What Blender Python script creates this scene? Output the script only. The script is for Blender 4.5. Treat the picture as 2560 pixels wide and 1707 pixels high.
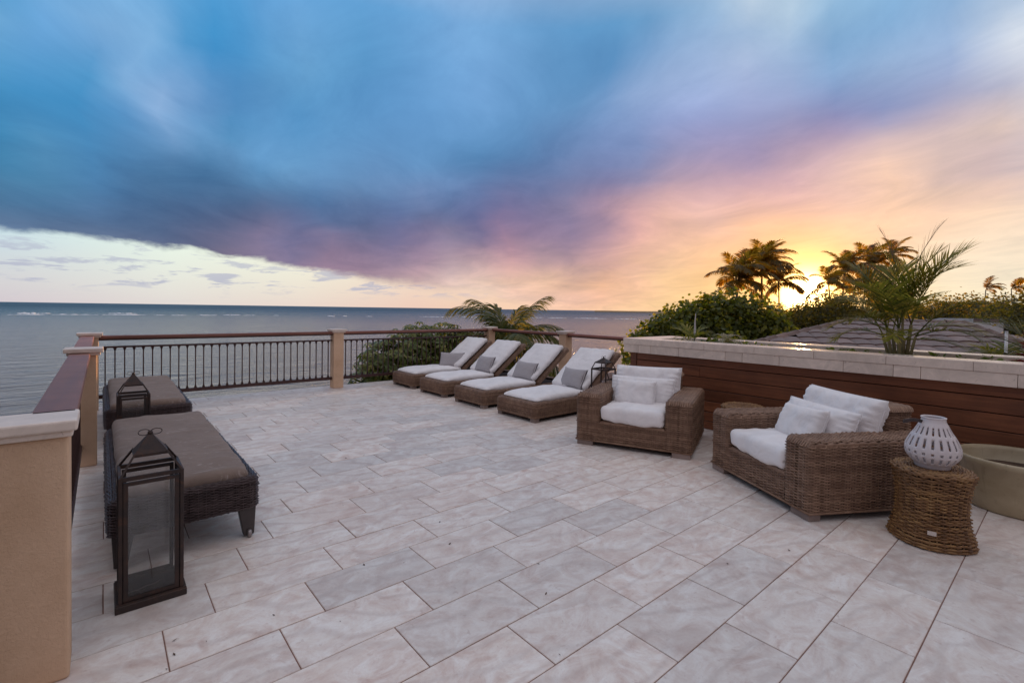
import bpy, bmesh, math, random
import numpy as np
from mathutils import Vector, Matrix, noise as mnoise

for _o in list(bpy.data.objects):
    bpy.data.objects.remove(_o)
scene = bpy.context.scene
C = bpy.context.scene.collection
rng = random.Random(7)
nrg = np.random.RandomState(5)
PI = math.pi
rad = math.radians

# ------------------------------------------------------------------ camera
cd = bpy.data.cameras.new('camera')
cam = bpy.data.objects.new('camera', cd)
C.objects.link(cam)
scene.camera = cam
CAM_H = 1.5
cd.sensor_width = 36.0
cd.lens = 17.0
cd.shift_y = -0.0230
cd.clip_start = 0.05
cd.clip_end = 40000
_p, _r, _y = 0.018, 0.015, 0.7037675


def _rot(p, r, y):
    cp, sp, cr, sr, cy, sy = math.cos(p), math.sin(p), math.cos(r), math.sin(r), math.cos(y), math.sin(y)
    Ry = np.array([[cy, 0, -sy], [0, 1, 0], [sy, 0, cy]])
    Rx = np.array([[1, 0, 0], [0, cp, -sp], [0, sp, cp]])
    Rz = np.array([[cr, -sr, 0], [sr, cr, 0], [0, 0, 1]])
    return Rz @ Rx @ Ry


_R = _rot(_p, _r, _y)
_m = Matrix(((_R[0, 0], -_R[1, 0], -_R[2, 0], 0),
             (_R[0, 2], -_R[1, 2], -_R[2, 2], 0),
             (-_R[0, 1], _R[1, 1], _R[2, 1], CAM_H),
             (0, 0, 0, 1)))
cam.matrix_world = _m

# ------------------------------------------------------------------ world
SUN_AZ, SUN_EL = 18.5, 1.9
ZEN = 1.8     # brightness of the unseen upper sky relative to the top of the frame
CLOUD = [
 (97,[(0,0.234,0.205,0.247),(1.5,0.203,0.202,0.274),(3,0.175,0.201,0.302),(4.5,0.149,0.202,0.331),(6,0.120,0.200,0.349),(7.5,0.088,0.195,0.355),(9,0.068,0.205,0.380),(10.5,0.055,0.223,0.418),(12,0.041,0.235,0.455),(13.5,0.029,0.241,0.494),(15,0.034,0.269,0.548),(16.5,0.054,0.302,0.596),(18,0.085,0.333,0.632),(19.5,0.118,0.364,0.663),(21,0.133,0.382,0.678),(22.5,0.090,0.357,0.662),(24,0.064,0.347,0.668),(25.5,0.064,0.347,0.668),(27,0.064,0.347,0.668),(28.5,0.064,0.347,0.668),(30,0.064,0.347,0.668),(32,0.064,0.347,0.668)]),
 (93.5,[(0,0.234,0.197,0.235),(1.5,0.200,0.189,0.254),(3,0.167,0.183,0.273),(4.5,0.135,0.176,0.290),(6,0.104,0.171,0.306),(7.5,0.079,0.174,0.329),(9,0.067,0.196,0.373),(10.5,0.068,0.234,0.437),(12,0.074,0.274,0.505),(13.5,0.072,0.294,0.552),(15,0.045,0.270,0.551),(16.5,0.041,0.274,0.572),(18,0.058,0.299,0.612),(19.5,0.086,0.332,0.656),(21,0.116,0.368,0.706),(22.5,0.137,0.399,0.751),(24,0.158,0.426,0.770),(25.5,0.152,0.428,0.773),(27,0.152,0.428,0.773),(28.5,0.152,0.428,0.773),(30,0.152,0.428,0.773),(32,0.152,0.428,0.773)]),
 (90,[(0,0.241,0.194,0.228),(1.5,0.205,0.186,0.246),(3,0.172,0.180,0.265),(4.5,0.142,0.176,0.286),(6,0.115,0.176,0.309),(7.5,0.093,0.178,0.336),(9,0.077,0.189,0.374),(10.5,0.068,0.217,0.435),(12,0.063,0.247,0.496),(13.5,0.056,0.259,0.528),(15,0.045,0.263,0.549),(16.5,0.039,0.268,0.567),(18,0.049,0.287,0.593),(19.5,0.064,0.310,0.619),(21,0.094,0.337,0.655),(22.5,0.153,0.391,0.712),(24,0.205,0.451,0.767),(25.5,0.198,0.462,0.792),(27,0.185,0.458,0.797),(28.5,0.185,0.458,0.797),(30,0.185,0.458,0.797),(32,0.185,0.458,0.797)]),
 (87.5,[(0,0.251,0.194,0.226),(1.5,0.213,0.184,0.241),(3,0.177,0.175,0.257),(4.5,0.145,0.168,0.273),(6,0.116,0.164,0.290),(7.5,0.091,0.161,0.306),(9,0.072,0.162,0.325),(10.5,0.062,0.177,0.363),(12,0.063,0.208,0.423),(13.5,0.072,0.244,0.490),(15,0.081,0.273,0.548),(16.5,0.086,0.291,0.588),(18,0.132,0.347,0.650),(19.5,0.196,0.420,0.723),(21,0.207,0.443,0.756),(22.5,0.211,0.455,0.773),(24,0.200,0.451,0.767),(25.5,0.182,0.444,0.771),(27,0.158,0.437,0.782),(28.5,0.158,0.437,0.782),(30,0.158,0.437,0.782),(32,0.158,0.437,0.782)]),
 (85,[(0,0.266,0.197,0.227),(1.5,0.226,0.183,0.239),(3,0.188,0.171,0.251),(4.5,0.150,0.161,0.264),(6,0.116,0.153,0.276),(7.5,0.090,0.149,0.287),(9,0.071,0.151,0.303),(10.5,0.061,0.164,0.333),(12,0.066,0.195,0.389),(13.5,0.095,0.251,0.480),(15,0.144,0.321,0.587),(16.5,0.203,0.392,0.681),(18,0.254,0.448,0.745),(19.5,0.262,0.463,0.767),(21,0.212,0.430,0.746),(22.5,0.133,0.373,0.699),(24,0.067,0.326,0.657),(25.5,0.079,0.349,0.689),(27,0.095,0.377,0.728),(28.5,0.099,0.388,0.747),(30,0.099,0.387,0.747),(32,0.098,0.387,0.747)]),
 (82.5,[(0,0.289,0.204,0.234),(1.5,0.249,0.189,0.244),(3,0.210,0.175,0.252),(4.5,0.172,0.162,0.259),(6,0.135,0.151,0.266),(7.5,0.103,0.143,0.272),(9,0.078,0.141,0.284),(10.5,0.061,0.149,0.308),(12,0.056,0.171,0.353),(13.5,0.071,0.221,0.438),(15,0.107,0.295,0.555),(16.5,0.142,0.354,0.649),(18,0.140,0.351,0.654),(19.5,0.122,0.334,0.645),(21,0.105,0.330,0.652),(22.5,0.068,0.311,0.646),(24,0.039,0.298,0.642),(25.5,0.041,0.311,0.660),(27,0.057,0.338,0.696),(28.5,0.071,0.364,0.734),(30,0.071,0.365,0.735),(32,0.071,0.364,0.735)]),
 (80,[(0,0.317,0.216,0.248),(1.5,0.277,0.200,0.257),(3,0.241,0.186,0.265),(4.5,0.207,0.173,0.270),(6,0.172,0.160,0.270),(7.5,0.133,0.148,0.269),(9,0.094,0.141,0.276),(10.5,0.071,0.155,0.311),(12,0.072,0.193,0.382),(13.5,0.091,0.249,0.477),(15,0.106,0.295,0.555),(16.5,0.085,0.294,0.565),(18,0.077,0.292,0.577),(19.5,0.081,0.296,0.599),(21,0.077,0.301,0.616),(22.5,0.067,0.305,0.630),(24,0.058,0.309,0.644),(25.5,0.060,0.322,0.668),(27,0.069,0.343,0.700),(28.5,0.077,0.363,0.732),(30,0.079,0.371,0.747),(32,0.079,0.371,0.747)]),
 (77,[(0,0.351,0.235,0.271),(1.5,0.308,0.217,0.283),(3,0.268,0.202,0.295),(4.5,0.240,0.193,0.307),(6,0.232,0.191,0.315),(7.5,0.210,0.183,0.311),(9,0.143,0.162,0.300),(10.5,0.095,0.171,0.333),(12,0.091,0.231,0.443),(13.5,0.109,0.312,0.582),(15,0.123,0.349,0.650),(16.5,0.117,0.343,0.649),(18,0.100,0.324,0.629),(19.5,0.094,0.317,0.623),(21,0.098,0.327,0.634),(22.5,0.104,0.344,0.653),(24,0.104,0.353,0.671),(25.5,0.108,0.363,0.695),(27,0.117,0.379,0.727),(28.5,0.116,0.389,0.752),(30,0.107,0.395,0.772),(32,0.107,0.395,0.772)]),
 (74,[(0,0.395,0.257,0.290),(1.5,0.346,0.236,0.302),(3,0.297,0.215,0.313),(4.5,0.246,0.197,0.323),(6,0.204,0.182,0.326),(7.5,0.162,0.167,0.319),(9,0.118,0.158,0.318),(10.5,0.092,0.171,0.345),(12,0.097,0.227,0.435),(13.5,0.121,0.304,0.557),(15,0.133,0.352,0.638),(16.5,0.119,0.348,0.650),(18,0.095,0.323,0.629),(19.5,0.082,0.308,0.614),(21,0.094,0.327,0.630),(22.5,0.114,0.355,0.658),(24,0.128,0.378,0.684),(25.5,0.134,0.387,0.707),(27,0.139,0.397,0.733),(28.5,0.140,0.405,0.758),(30,0.128,0.408,0.776),(32,0.122,0.408,0.783)]),
 (71,[(0,0.450,0.285,0.303),(1.5,0.403,0.260,0.311),(3,0.361,0.238,0.318),(4.5,0.330,0.223,0.325),(6,0.309,0.216,0.330),(7.5,0.223,0.189,0.323),(9,0.104,0.157,0.319),(10.5,0.083,0.177,0.366),(12,0.099,0.229,0.450),(13.5,0.122,0.291,0.548),(15,0.134,0.334,0.618),(16.5,0.127,0.343,0.640),(18,0.112,0.333,0.637),(19.5,0.100,0.324,0.629),(21,0.096,0.323,0.629),(22.5,0.100,0.333,0.640),(24,0.107,0.348,0.657),(25.5,0.114,0.362,0.678),(27,0.121,0.376,0.704),(28.5,0.125,0.389,0.731),(30,0.124,0.400,0.758),(32,0.119,0.406,0.777)]),
 (67.5,[(0,0.515,0.328,0.323),(1.5,0.454,0.292,0.325),(3,0.387,0.255,0.322),(4.5,0.317,0.218,0.316),(6,0.246,0.187,0.305),(7.5,0.169,0.162,0.294),(9,0.109,0.149,0.298),(10.5,0.100,0.167,0.339),(12,0.113,0.213,0.413),(13.5,0.124,0.264,0.495),(15,0.127,0.297,0.557),(16.5,0.121,0.311,0.591),(18,0.112,0.313,0.605),(19.5,0.101,0.310,0.609),(21,0.093,0.305,0.609),(22.5,0.091,0.310,0.617),(24,0.093,0.322,0.632),(25.5,0.095,0.334,0.647),(27,0.101,0.349,0.669),(28.5,0.111,0.370,0.703),(30,0.117,0.387,0.736),(32,0.117,0.403,0.771)]),
 (64,[(0,0.609,0.399,0.360),(1.5,0.539,0.356,0.360),(3,0.459,0.308,0.354),(4.5,0.370,0.258,0.344),(6,0.278,0.212,0.334),(7.5,0.193,0.175,0.324),(9,0.134,0.159,0.323),(10.5,0.113,0.171,0.357),(12,0.119,0.208,0.418),(13.5,0.131,0.251,0.481),(15,0.131,0.278,0.528),(16.5,0.122,0.292,0.559),(18,0.113,0.298,0.581),(19.5,0.105,0.301,0.597),(21,0.101,0.305,0.610),(22.5,0.100,0.313,0.625),(24,0.103,0.325,0.642),(25.5,0.108,0.340,0.660),(27,0.114,0.355,0.681),(28.5,0.121,0.372,0.707),(30,0.126,0.389,0.734),(32,0.127,0.407,0.770)]),
 (60.5,[(0,0.746,0.507,0.419),(1.5,0.681,0.465,0.423),(3,0.597,0.405,0.412),(4.5,0.494,0.332,0.388),(6,0.380,0.261,0.360),(7.5,0.271,0.207,0.337),(9,0.185,0.174,0.320),(10.5,0.140,0.174,0.337),(12,0.147,0.217,0.419),(13.5,0.154,0.257,0.492),(15,0.139,0.275,0.527),(16.5,0.121,0.283,0.548),(18,0.110,0.290,0.568),(19.5,0.107,0.298,0.591),(21,0.108,0.308,0.616),(22.5,0.114,0.324,0.641),(24,0.122,0.341,0.664),(25.5,0.130,0.357,0.685),(27,0.139,0.373,0.704),(28.5,0.146,0.389,0.725),(30,0.150,0.403,0.746),(32,0.147,0.417,0.774)]),
 (57,[(0,0.895,0.636,0.477),(1.5,0.860,0.621,0.510),(3,0.800,0.580,0.525),(4.5,0.669,0.477,0.481),(6,0.495,0.351,0.410),(7.5,0.330,0.251,0.354),(9,0.209,0.192,0.330),(10.5,0.148,0.179,0.348),(12,0.132,0.202,0.402),(13.5,0.138,0.243,0.475),(15,0.142,0.280,0.539),(16.5,0.124,0.287,0.554),(18,0.109,0.288,0.562),(19.5,0.109,0.301,0.589),(21,0.119,0.320,0.626),(22.5,0.132,0.342,0.662),(24,0.143,0.361,0.689),(25.5,0.151,0.375,0.707),(27,0.160,0.389,0.722),(28.5,0.169,0.404,0.738),(30,0.178,0.419,0.756),(32,0.169,0.428,0.778)]),
 (53.5,[(0,0.960,0.683,0.449),(1.5,0.913,0.658,0.468),(3,0.856,0.605,0.484),(4.5,0.747,0.508,0.465),(6,0.573,0.379,0.410),(7.5,0.350,0.246,0.341),(9,0.178,0.159,0.302),(10.5,0.137,0.154,0.325),(12,0.133,0.176,0.368),(13.5,0.132,0.203,0.415),(15,0.119,0.224,0.451),(16.5,0.097,0.233,0.470),(18,0.086,0.247,0.497),(19.5,0.097,0.276,0.548),(21,0.118,0.312,0.607),(22.5,0.141,0.348,0.665),(24,0.153,0.368,0.696),(25.5,0.156,0.376,0.704),(27,0.160,0.385,0.713),(28.5,0.167,0.398,0.727),(30,0.174,0.412,0.745),(32,0.170,0.426,0.770)]),
 (50,[(0,1.000,0.671,0.405),(1.5,0.948,0.626,0.415),(3,0.872,0.559,0.418),(4.5,0.780,0.474,0.413),(6,0.660,0.380,0.396),(7.5,0.492,0.288,0.365),(9,0.336,0.218,0.342),(10.5,0.238,0.184,0.338),(12,0.189,0.179,0.352),(13.5,0.160,0.187,0.375),(15,0.129,0.196,0.399),(16.5,0.104,0.207,0.426),(18,0.093,0.227,0.462),(19.5,0.096,0.254,0.510),(21,0.106,0.284,0.560),(22.5,0.118,0.310,0.602),(24,0.126,0.329,0.631),(25.5,0.132,0.341,0.648),(27,0.137,0.353,0.662),(28.5,0.145,0.369,0.683),(30,0.154,0.390,0.712),(32,0.159,0.413,0.749)]),
 (46.5,[(0,1.000,0.662,0.368),(1.5,0.964,0.616,0.377),(3,0.832,0.531,0.378),(4.5,0.670,0.429,0.371),(6,0.511,0.333,0.360),(7.5,0.384,0.259,0.348),(9,0.289,0.208,0.336),(10.5,0.223,0.182,0.333),(12,0.188,0.180,0.344),(13.5,0.165,0.188,0.367),(15,0.147,0.200,0.398),(16.5,0.131,0.216,0.433),(18,0.119,0.235,0.471),(19.5,0.113,0.257,0.509),(21,0.111,0.277,0.544),(22.5,0.109,0.292,0.569),(24,0.108,0.300,0.583),(25.5,0.105,0.302,0.587),(27,0.105,0.306,0.591),(28.5,0.112,0.323,0.616),(30,0.124,0.350,0.655),(32,0.134,0.382,0.703)]),
 (43,[(0,1.000,0.620,0.326),(1.5,0.927,0.563,0.337),(3,0.798,0.488,0.347),(4.5,0.642,0.402,0.356),(6,0.487,0.319,0.360),(7.5,0.371,0.259,0.357),(9,0.292,0.221,0.350),(10.5,0.248,0.206,0.349),(12,0.237,0.213,0.360),(13.5,0.226,0.221,0.388),(15,0.197,0.226,0.418),(16.5,0.169,0.237,0.455),(18,0.152,0.256,0.498),(19.5,0.143,0.278,0.538),(21,0.135,0.298,0.568),(22.5,0.123,0.307,0.582),(24,0.108,0.300,0.578),(25.5,0.095,0.287,0.567),(27,0.091,0.284,0.565),(28.5,0.095,0.299,0.586),(30,0.104,0.324,0.619),(32,0.117,0.359,0.667)]),
 (39.5,[(0,1.000,0.614,0.287),(1.5,0.989,0.567,0.298),(3,0.898,0.514,0.319),(4.5,0.788,0.457,0.348),(6,0.681,0.402,0.371),(7.5,0.581,0.353,0.380),(9,0.473,0.304,0.377),(10.5,0.390,0.270,0.381),(12,0.388,0.274,0.398),(13.5,0.313,0.244,0.390),(15,0.221,0.223,0.407),(16.5,0.186,0.247,0.474),(18,0.184,0.283,0.542),(19.5,0.193,0.318,0.597),(21,0.187,0.336,0.620),(22.5,0.166,0.334,0.617),(24,0.129,0.311,0.593),(25.5,0.095,0.287,0.568),(27,0.094,0.293,0.576),(28.5,0.101,0.309,0.594),(30,0.108,0.328,0.616),(32,0.121,0.360,0.656)]),
 (36,[(0,1.000,0.646,0.266),(1.5,1.000,0.615,0.282),(3,0.966,0.581,0.304),(4.5,0.907,0.544,0.330),(6,0.856,0.507,0.359),(7.5,0.821,0.475,0.388),(9,0.802,0.453,0.411),(10.5,0.742,0.425,0.417),(12,0.595,0.365,0.408),(13.5,0.432,0.308,0.412),(15,0.299,0.280,0.452),(16.5,0.221,0.277,0.503),(18,0.199,0.295,0.555),(19.5,0.216,0.334,0.611),(21,0.246,0.376,0.658),(22.5,0.261,0.402,0.680),(24,0.228,0.387,0.664),(25.5,0.189,0.366,0.646),(27,0.165,0.356,0.640),(28.5,0.151,0.356,0.636),(30,0.143,0.359,0.635),(32,0.153,0.387,0.667)]),
 (32,[(0,1.000,0.687,0.240),(1.5,1.000,0.667,0.255),(3,1.000,0.648,0.275),(4.5,0.966,0.625,0.300),(6,0.934,0.589,0.333),(7.5,0.907,0.555,0.368),(9,0.885,0.530,0.399),(10.5,0.851,0.508,0.419),(12,0.750,0.461,0.429),(13.5,0.609,0.401,0.438),(15,0.466,0.350,0.460),(16.5,0.344,0.318,0.501),(18,0.274,0.319,0.563),(19.5,0.264,0.351,0.631),(21,0.282,0.393,0.680),(22.5,0.304,0.431,0.710),(24,0.309,0.450,0.722),(25.5,0.286,0.446,0.718),(27,0.262,0.439,0.710),(28.5,0.246,0.438,0.705),(30,0.240,0.445,0.708),(32,0.244,0.466,0.729)]),
 (28,[(0,1.000,0.708,0.213),(1.5,1.000,0.684,0.223),(3,1.000,0.659,0.236),(4.5,0.996,0.631,0.257),(6,0.970,0.608,0.292),(7.5,0.951,0.591,0.349),(9,0.921,0.572,0.414),(10.5,0.862,0.540,0.461),(12,0.771,0.491,0.468),(13.5,0.652,0.432,0.470),(15,0.524,0.378,0.483),(16.5,0.400,0.340,0.521),(18,0.322,0.336,0.582),(19.5,0.299,0.365,0.646),(21,0.308,0.406,0.699),(22.5,0.325,0.445,0.732),(24,0.338,0.472,0.747),(25.5,0.337,0.485,0.748),(27,0.318,0.485,0.743),(28.5,0.312,0.495,0.746),(30,0.335,0.525,0.762),(32,0.358,0.557,0.785)]),
 (24,[(0,1.000,0.734,0.204),(1.5,1.000,0.711,0.212),(3,1.000,0.685,0.226),(4.5,1.000,0.660,0.247),(6,1.000,0.636,0.281),(7.5,0.983,0.613,0.327),(9,0.945,0.584,0.375),(10.5,0.865,0.537,0.417),(12,0.749,0.478,0.447),(13.5,0.617,0.416,0.467),(15,0.483,0.360,0.486),(16.5,0.376,0.326,0.515),(18,0.326,0.334,0.567),(19.5,0.319,0.370,0.630),(21,0.334,0.418,0.689),(22.5,0.361,0.464,0.730),(24,0.393,0.508,0.757),(25.5,0.404,0.535,0.767),(27,0.368,0.528,0.755),(28.5,0.463,0.611,0.793),(30,0.545,0.684,0.834),(32,0.529,0.683,0.842)]),
 (20,[(0,1.000,0.775,0.220),(1.5,1.000,0.756,0.227),(3,1.000,0.736,0.239),(4.5,1.000,0.714,0.258),(6,1.000,0.689,0.289),(7.5,0.987,0.657,0.335),(9,0.942,0.615,0.389),(10.5,0.870,0.560,0.443),(12,0.774,0.502,0.484),(13.5,0.668,0.453,0.498),(15,0.551,0.403,0.504),(16.5,0.439,0.359,0.517),(18,0.363,0.349,0.556),(19.5,0.324,0.368,0.609),(21,0.316,0.407,0.665),(22.5,0.328,0.454,0.714),(24,0.351,0.501,0.750),(25.5,0.387,0.550,0.776),(27,0.440,0.606,0.799),(28.5,0.483,0.650,0.815),(30,0.479,0.659,0.830),(32,0.476,0.658,0.829)]),
 (16,[(0,1.000,0.816,0.271),(1.5,1.000,0.798,0.277),(3,1.000,0.779,0.284),(4.5,1.000,0.759,0.296),(6,1.000,0.736,0.325),(7.5,1.000,0.709,0.378),(9,0.991,0.681,0.439),(10.5,0.960,0.649,0.489),(12,0.882,0.598,0.506),(13.5,0.763,0.532,0.510),(15,0.593,0.440,0.507),(16.5,0.397,0.338,0.508),(18,0.282,0.307,0.545),(19.5,0.248,0.341,0.605),(21,0.244,0.391,0.664),(22.5,0.240,0.426,0.699),(24,0.216,0.418,0.688),(25.5,0.208,0.417,0.679),(27,0.252,0.468,0.715),(28.5,0.289,0.514,0.756),(30,0.297,0.526,0.769),(32,0.295,0.524,0.768)]),
 (12,[(0,1.000,0.853,0.373),(1.5,1.000,0.832,0.388),(3,1.000,0.805,0.402),(4.5,1.000,0.773,0.415),(6,1.000,0.735,0.427),(7.5,0.988,0.698,0.438),(9,0.990,0.677,0.449),(10.5,0.997,0.669,0.465),(12,0.991,0.667,0.486),(13.5,0.940,0.648,0.509),(15,0.702,0.531,0.528),(16.5,0.360,0.361,0.545),(18,0.246,0.321,0.571),(19.5,0.270,0.372,0.619),(21,0.304,0.444,0.692),(22.5,0.294,0.467,0.725),(24,0.261,0.458,0.726),(25.5,0.233,0.452,0.731),(27,0.233,0.467,0.751),(28.5,0.240,0.482,0.767),(30,0.241,0.482,0.767),(32,0.241,0.482,0.768)]),
 (8,[(0,1.000,0.905,0.492),(1.5,1.000,0.892,0.523),(3,1.000,0.877,0.552),(4.5,1.000,0.851,0.568),(6,0.988,0.798,0.546),(7.5,0.967,0.727,0.499),(9,0.928,0.660,0.466),(10.5,0.850,0.605,0.468),(12,0.744,0.555,0.492),(13.5,0.728,0.557,0.514),(15,0.678,0.532,0.520),(16.5,0.489,0.432,0.527),(18,0.357,0.386,0.574),(19.5,0.334,0.421,0.658),(21,0.346,0.474,0.726),(22.5,0.330,0.491,0.751),(24,0.304,0.489,0.757),(25.5,0.296,0.499,0.770),(27,0.297,0.512,0.786),(28.5,0.298,0.513,0.786),(30,0.299,0.513,0.786),(32,0.301,0.514,0.787)]),
 (4.5,[(0,1.000,0.921,0.540),(1.5,1.000,0.903,0.565),(3,1.000,0.882,0.584),(4.5,0.994,0.852,0.587),(6,0.987,0.811,0.571),(7.5,0.981,0.760,0.542),(9,0.961,0.703,0.513),(10.5,0.859,0.621,0.504),(12,0.701,0.535,0.517),(13.5,0.703,0.544,0.532),(15,0.796,0.613,0.543),(16.5,0.625,0.536,0.570),(18,0.467,0.493,0.644),(19.5,0.625,0.681,0.809),(21,0.742,0.806,0.902),(22.5,0.601,0.699,0.840),(24,0.491,0.623,0.805),(25.5,0.454,0.616,0.825),(27,0.457,0.618,0.826),(28.5,0.460,0.621,0.827),(30,0.463,0.623,0.828),(32,0.467,0.626,0.830)]),
 (1,[(0,1.000,0.918,0.541),(1.5,1.000,0.894,0.561),(3,1.000,0.866,0.574),(4.5,0.984,0.833,0.578),(6,0.962,0.793,0.574),(7.5,0.927,0.744,0.567),(9,0.865,0.685,0.563),(10.5,0.776,0.622,0.570),(12,0.702,0.581,0.587),(13.5,0.701,0.595,0.611),(15,0.708,0.627,0.650),(16.5,0.702,0.668,0.718),(18,0.751,0.756,0.816),(19.5,0.803,0.835,0.893),(21,0.733,0.800,0.891),(22.5,0.623,0.730,0.868),(24,0.547,0.691,0.868),(25.5,0.547,0.691,0.868),(27,0.547,0.691,0.868),(28.5,0.547,0.691,0.868),(30,0.547,0.691,0.868),(32,0.547,0.691,0.868)]),
]
STRIP = [
 (97,[(0,0.649,0.586,0.626),(1.5,0.661,0.643,0.661),(3,0.640,0.678,0.706),(5,0.590,0.714,0.776),(8,0.594,0.834,0.877)]),
 (85,[(0,0.764,0.702,0.664),(1.5,0.783,0.766,0.703),(3,0.797,0.823,0.740),(5,0.806,0.889,0.786),(8,0.818,0.982,0.854)]),
 (73,[(0,0.822,0.688,0.607),(1.5,0.841,0.752,0.645),(3,0.859,0.811,0.680),(5,0.878,0.876,0.722),(8,0.899,0.963,0.781)]),
 (61,[(0,0.856,0.608,0.497),(1.5,0.868,0.652,0.527),(3,0.881,0.698,0.558),(5,0.900,0.763,0.601),(8,0.926,0.863,0.666)]),
 (49,[(0,0.934,0.639,0.430),(1.5,0.944,0.683,0.460),(3,0.954,0.727,0.491),(5,0.967,0.786,0.533),(8,0.987,0.877,0.598)]),
]
world = bpy.data.worlds.new('World')
scene.world = world
world.use_nodes = True
wt = world.node_tree
for n in list(wt.nodes):
    wt.nodes.remove(n)


def WN(kind, **kw):
    n = wt.nodes.new(kind)
    for k, v in kw.items():
        setattr(n, k, v)
    return n


def wmath(op, a, b=None, c=None, clamp=False):
    n = WN('ShaderNodeMath', operation=op, use_clamp=clamp)
    for i, v in enumerate((a, b, c)):
        if v is None:
            continue
        if isinstance(v, (int, float)):
            n.inputs[i].default_value = v
        else:
            wt.links.new(v, n.inputs[i])
    return n.outputs[0]


def wmix(f, a, b, mode='MIX'):
    n = WN('ShaderNodeMix', data_type='RGBA', blend_type=mode)
    for sock, v in ((n.inputs[0], f), (n.inputs[6], a), (n.inputs[7], b)):
        if isinstance(v, (int, float)):
            sock.default_value = v
        elif isinstance(v, tuple):
            sock.default_value = (*v, 1)
        else:
            wt.links.new(v, sock)
    return n.outputs[2]


def wramp(fac, stops, interp='LINEAR'):
    n = WN('ShaderNodeValToRGB')
    cr = n.color_ramp
    cr.interpolation = interp
    while len(cr.elements) < len(stops):
        cr.elements.new(0.5)
    for e, (p, c) in zip(cr.elements, stops):
        e.position = p
    for e, (p, c) in zip(cr.elements, stops):
        e.position = p
        e.color = (*c, 1) if isinstance(c, tuple) else (c, c, c, 1)
    wt.links.new(fac, n.inputs[0])
    return n.outputs[0]


def wnoise(vec, scale, detail=4, rough=0.55, dist=0.0):
    n = WN('ShaderNodeTexNoise')
    n.inputs['Scale'].default_value = scale
    n.inputs['Detail'].default_value = detail
    n.inputs['Roughness'].default_value = rough
    n.inputs['Distortion'].default_value = dist
    wt.links.new(vec, n.inputs['Vector'])
    return n


tc = WN('ShaderNodeTexCoord')
sep = WN('ShaderNodeSeparateXYZ')
wt.links.new(tc.outputs['Generated'], sep.inputs[0])
dx, dy, dz = sep.outputs
zc = wmath('MAXIMUM', dz, 0.0)
den = wmath('ADD', zc, 0.13)
comb = WN('ShaderNodeCombineXYZ')
# cloud deck coordinates turned so that x runs along the wind direction
ca, sa = math.cos(rad(62)), math.sin(rad(62))
px_ = wmath('DIVIDE', wmath('ADD', wmath('MULTIPLY', dx, ca), wmath('MULTIPLY', dy, sa)), den)
py_ = wmath('DIVIDE', wmath('SUBTRACT', wmath('MULTIPLY', dy, ca), wmath('MULTIPLY', dx, sa)), den)
wt.links.new(wmath('MULTIPLY', px_, 0.75), comb.inputs[0])
wt.links.new(py_, comb.inputs[1])
n1 = wnoise(comb.outputs[0], 0.9, 5, 0.5, 0.6)
n2 = wnoise(comb.outputs[0], 2.2, 9, 0.64, 0.9)
sp1 = WN('ShaderNodeSeparateColor')
wt.links.new(n1.outputs['Color'], sp1.inputs[0])
az = wmath('MULTIPLY', wmath('ARCTAN2', dy, dx), 180 / PI)
el = wmath('MULTIPLY', wmath('ARCSINE', dz), 180 / PI)
amp = wmath('MULTIPLY', wmath('MULTIPLY', el, 1 / 18.0, clamp=True), 1.0)
elw = wmath('ADD', el, wmath('MULTIPLY', wmath('SUBTRACT', sp1.outputs[0], 0.5), wmath('MULTIPLY_ADD', amp, 4.5, 1.5)))
azw = wmath('ADD', az, wmath('MULTIPLY', wmath('SUBTRACT', sp1.outputs[1], 0.5), wmath('MULTIPLY_ADD', amp, 8.0, 4.0)))
azp = wmath('FLOORED_MODULO', wmath('SUBTRACT', azw, 1.0), 360.0)
fac = wmath('MULTIPLY', wmath('MAXIMUM', elw, 0.0), 1 / 90.0, clamp=True)


def zenith(stops):
    s = [(e / 90.0, (r, g, b + (0.10 * max(0, 1 - e / 9.0) if r > 0.9 else 0))) for e, r, g, b in stops if e < 32]
    return s


ZC = (0.45 * ZEN, 0.425 * ZEN, 0.455 * ZEN)
st = sorted(CLOUD, key=lambda t: t[0])
ramps = []
for a, stops in st:
    s = zenith(stops)
    l = stops[-1]
    s.append((40 / 90.0, tuple(0.45 * l[i + 1] + 0.55 * ZC[i] for i in range(3))))
    s.append((60 / 90.0, ZC))
    ramps.append((a - 1, s))
back = [(0, (0.34, 0.24, 0.24)), (8 / 90., (0.29, 0.24, 0.27)), (25 / 90., (0.28, 0.27, 0.33)), (60 / 90., ZC)]
ramps.append((150, back))
ramps.append((240, back))
ramps.append((320, [(0, (0.75, 0.55, 0.42)), (8 / 90., (0.60, 0.48, 0.45)), (25 / 90., (0.40, 0.40, 0.48)), (60 / 90., ZC)]))
ramps.append((360, ramps[0][1]))
col = None
prev = None
for a, s in ramps:
    c = wramp(fac, s)
    if col is None:
        col = c
    else:
        mr = WN('ShaderNodeMapRange')
        mr.inputs[1].default_value = prev
        mr.inputs[2].default_value = a
        wt.links.new(azp, mr.inputs[0])
        col = wmix(mr.outputs[0], col, c)
    prev = a
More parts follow.
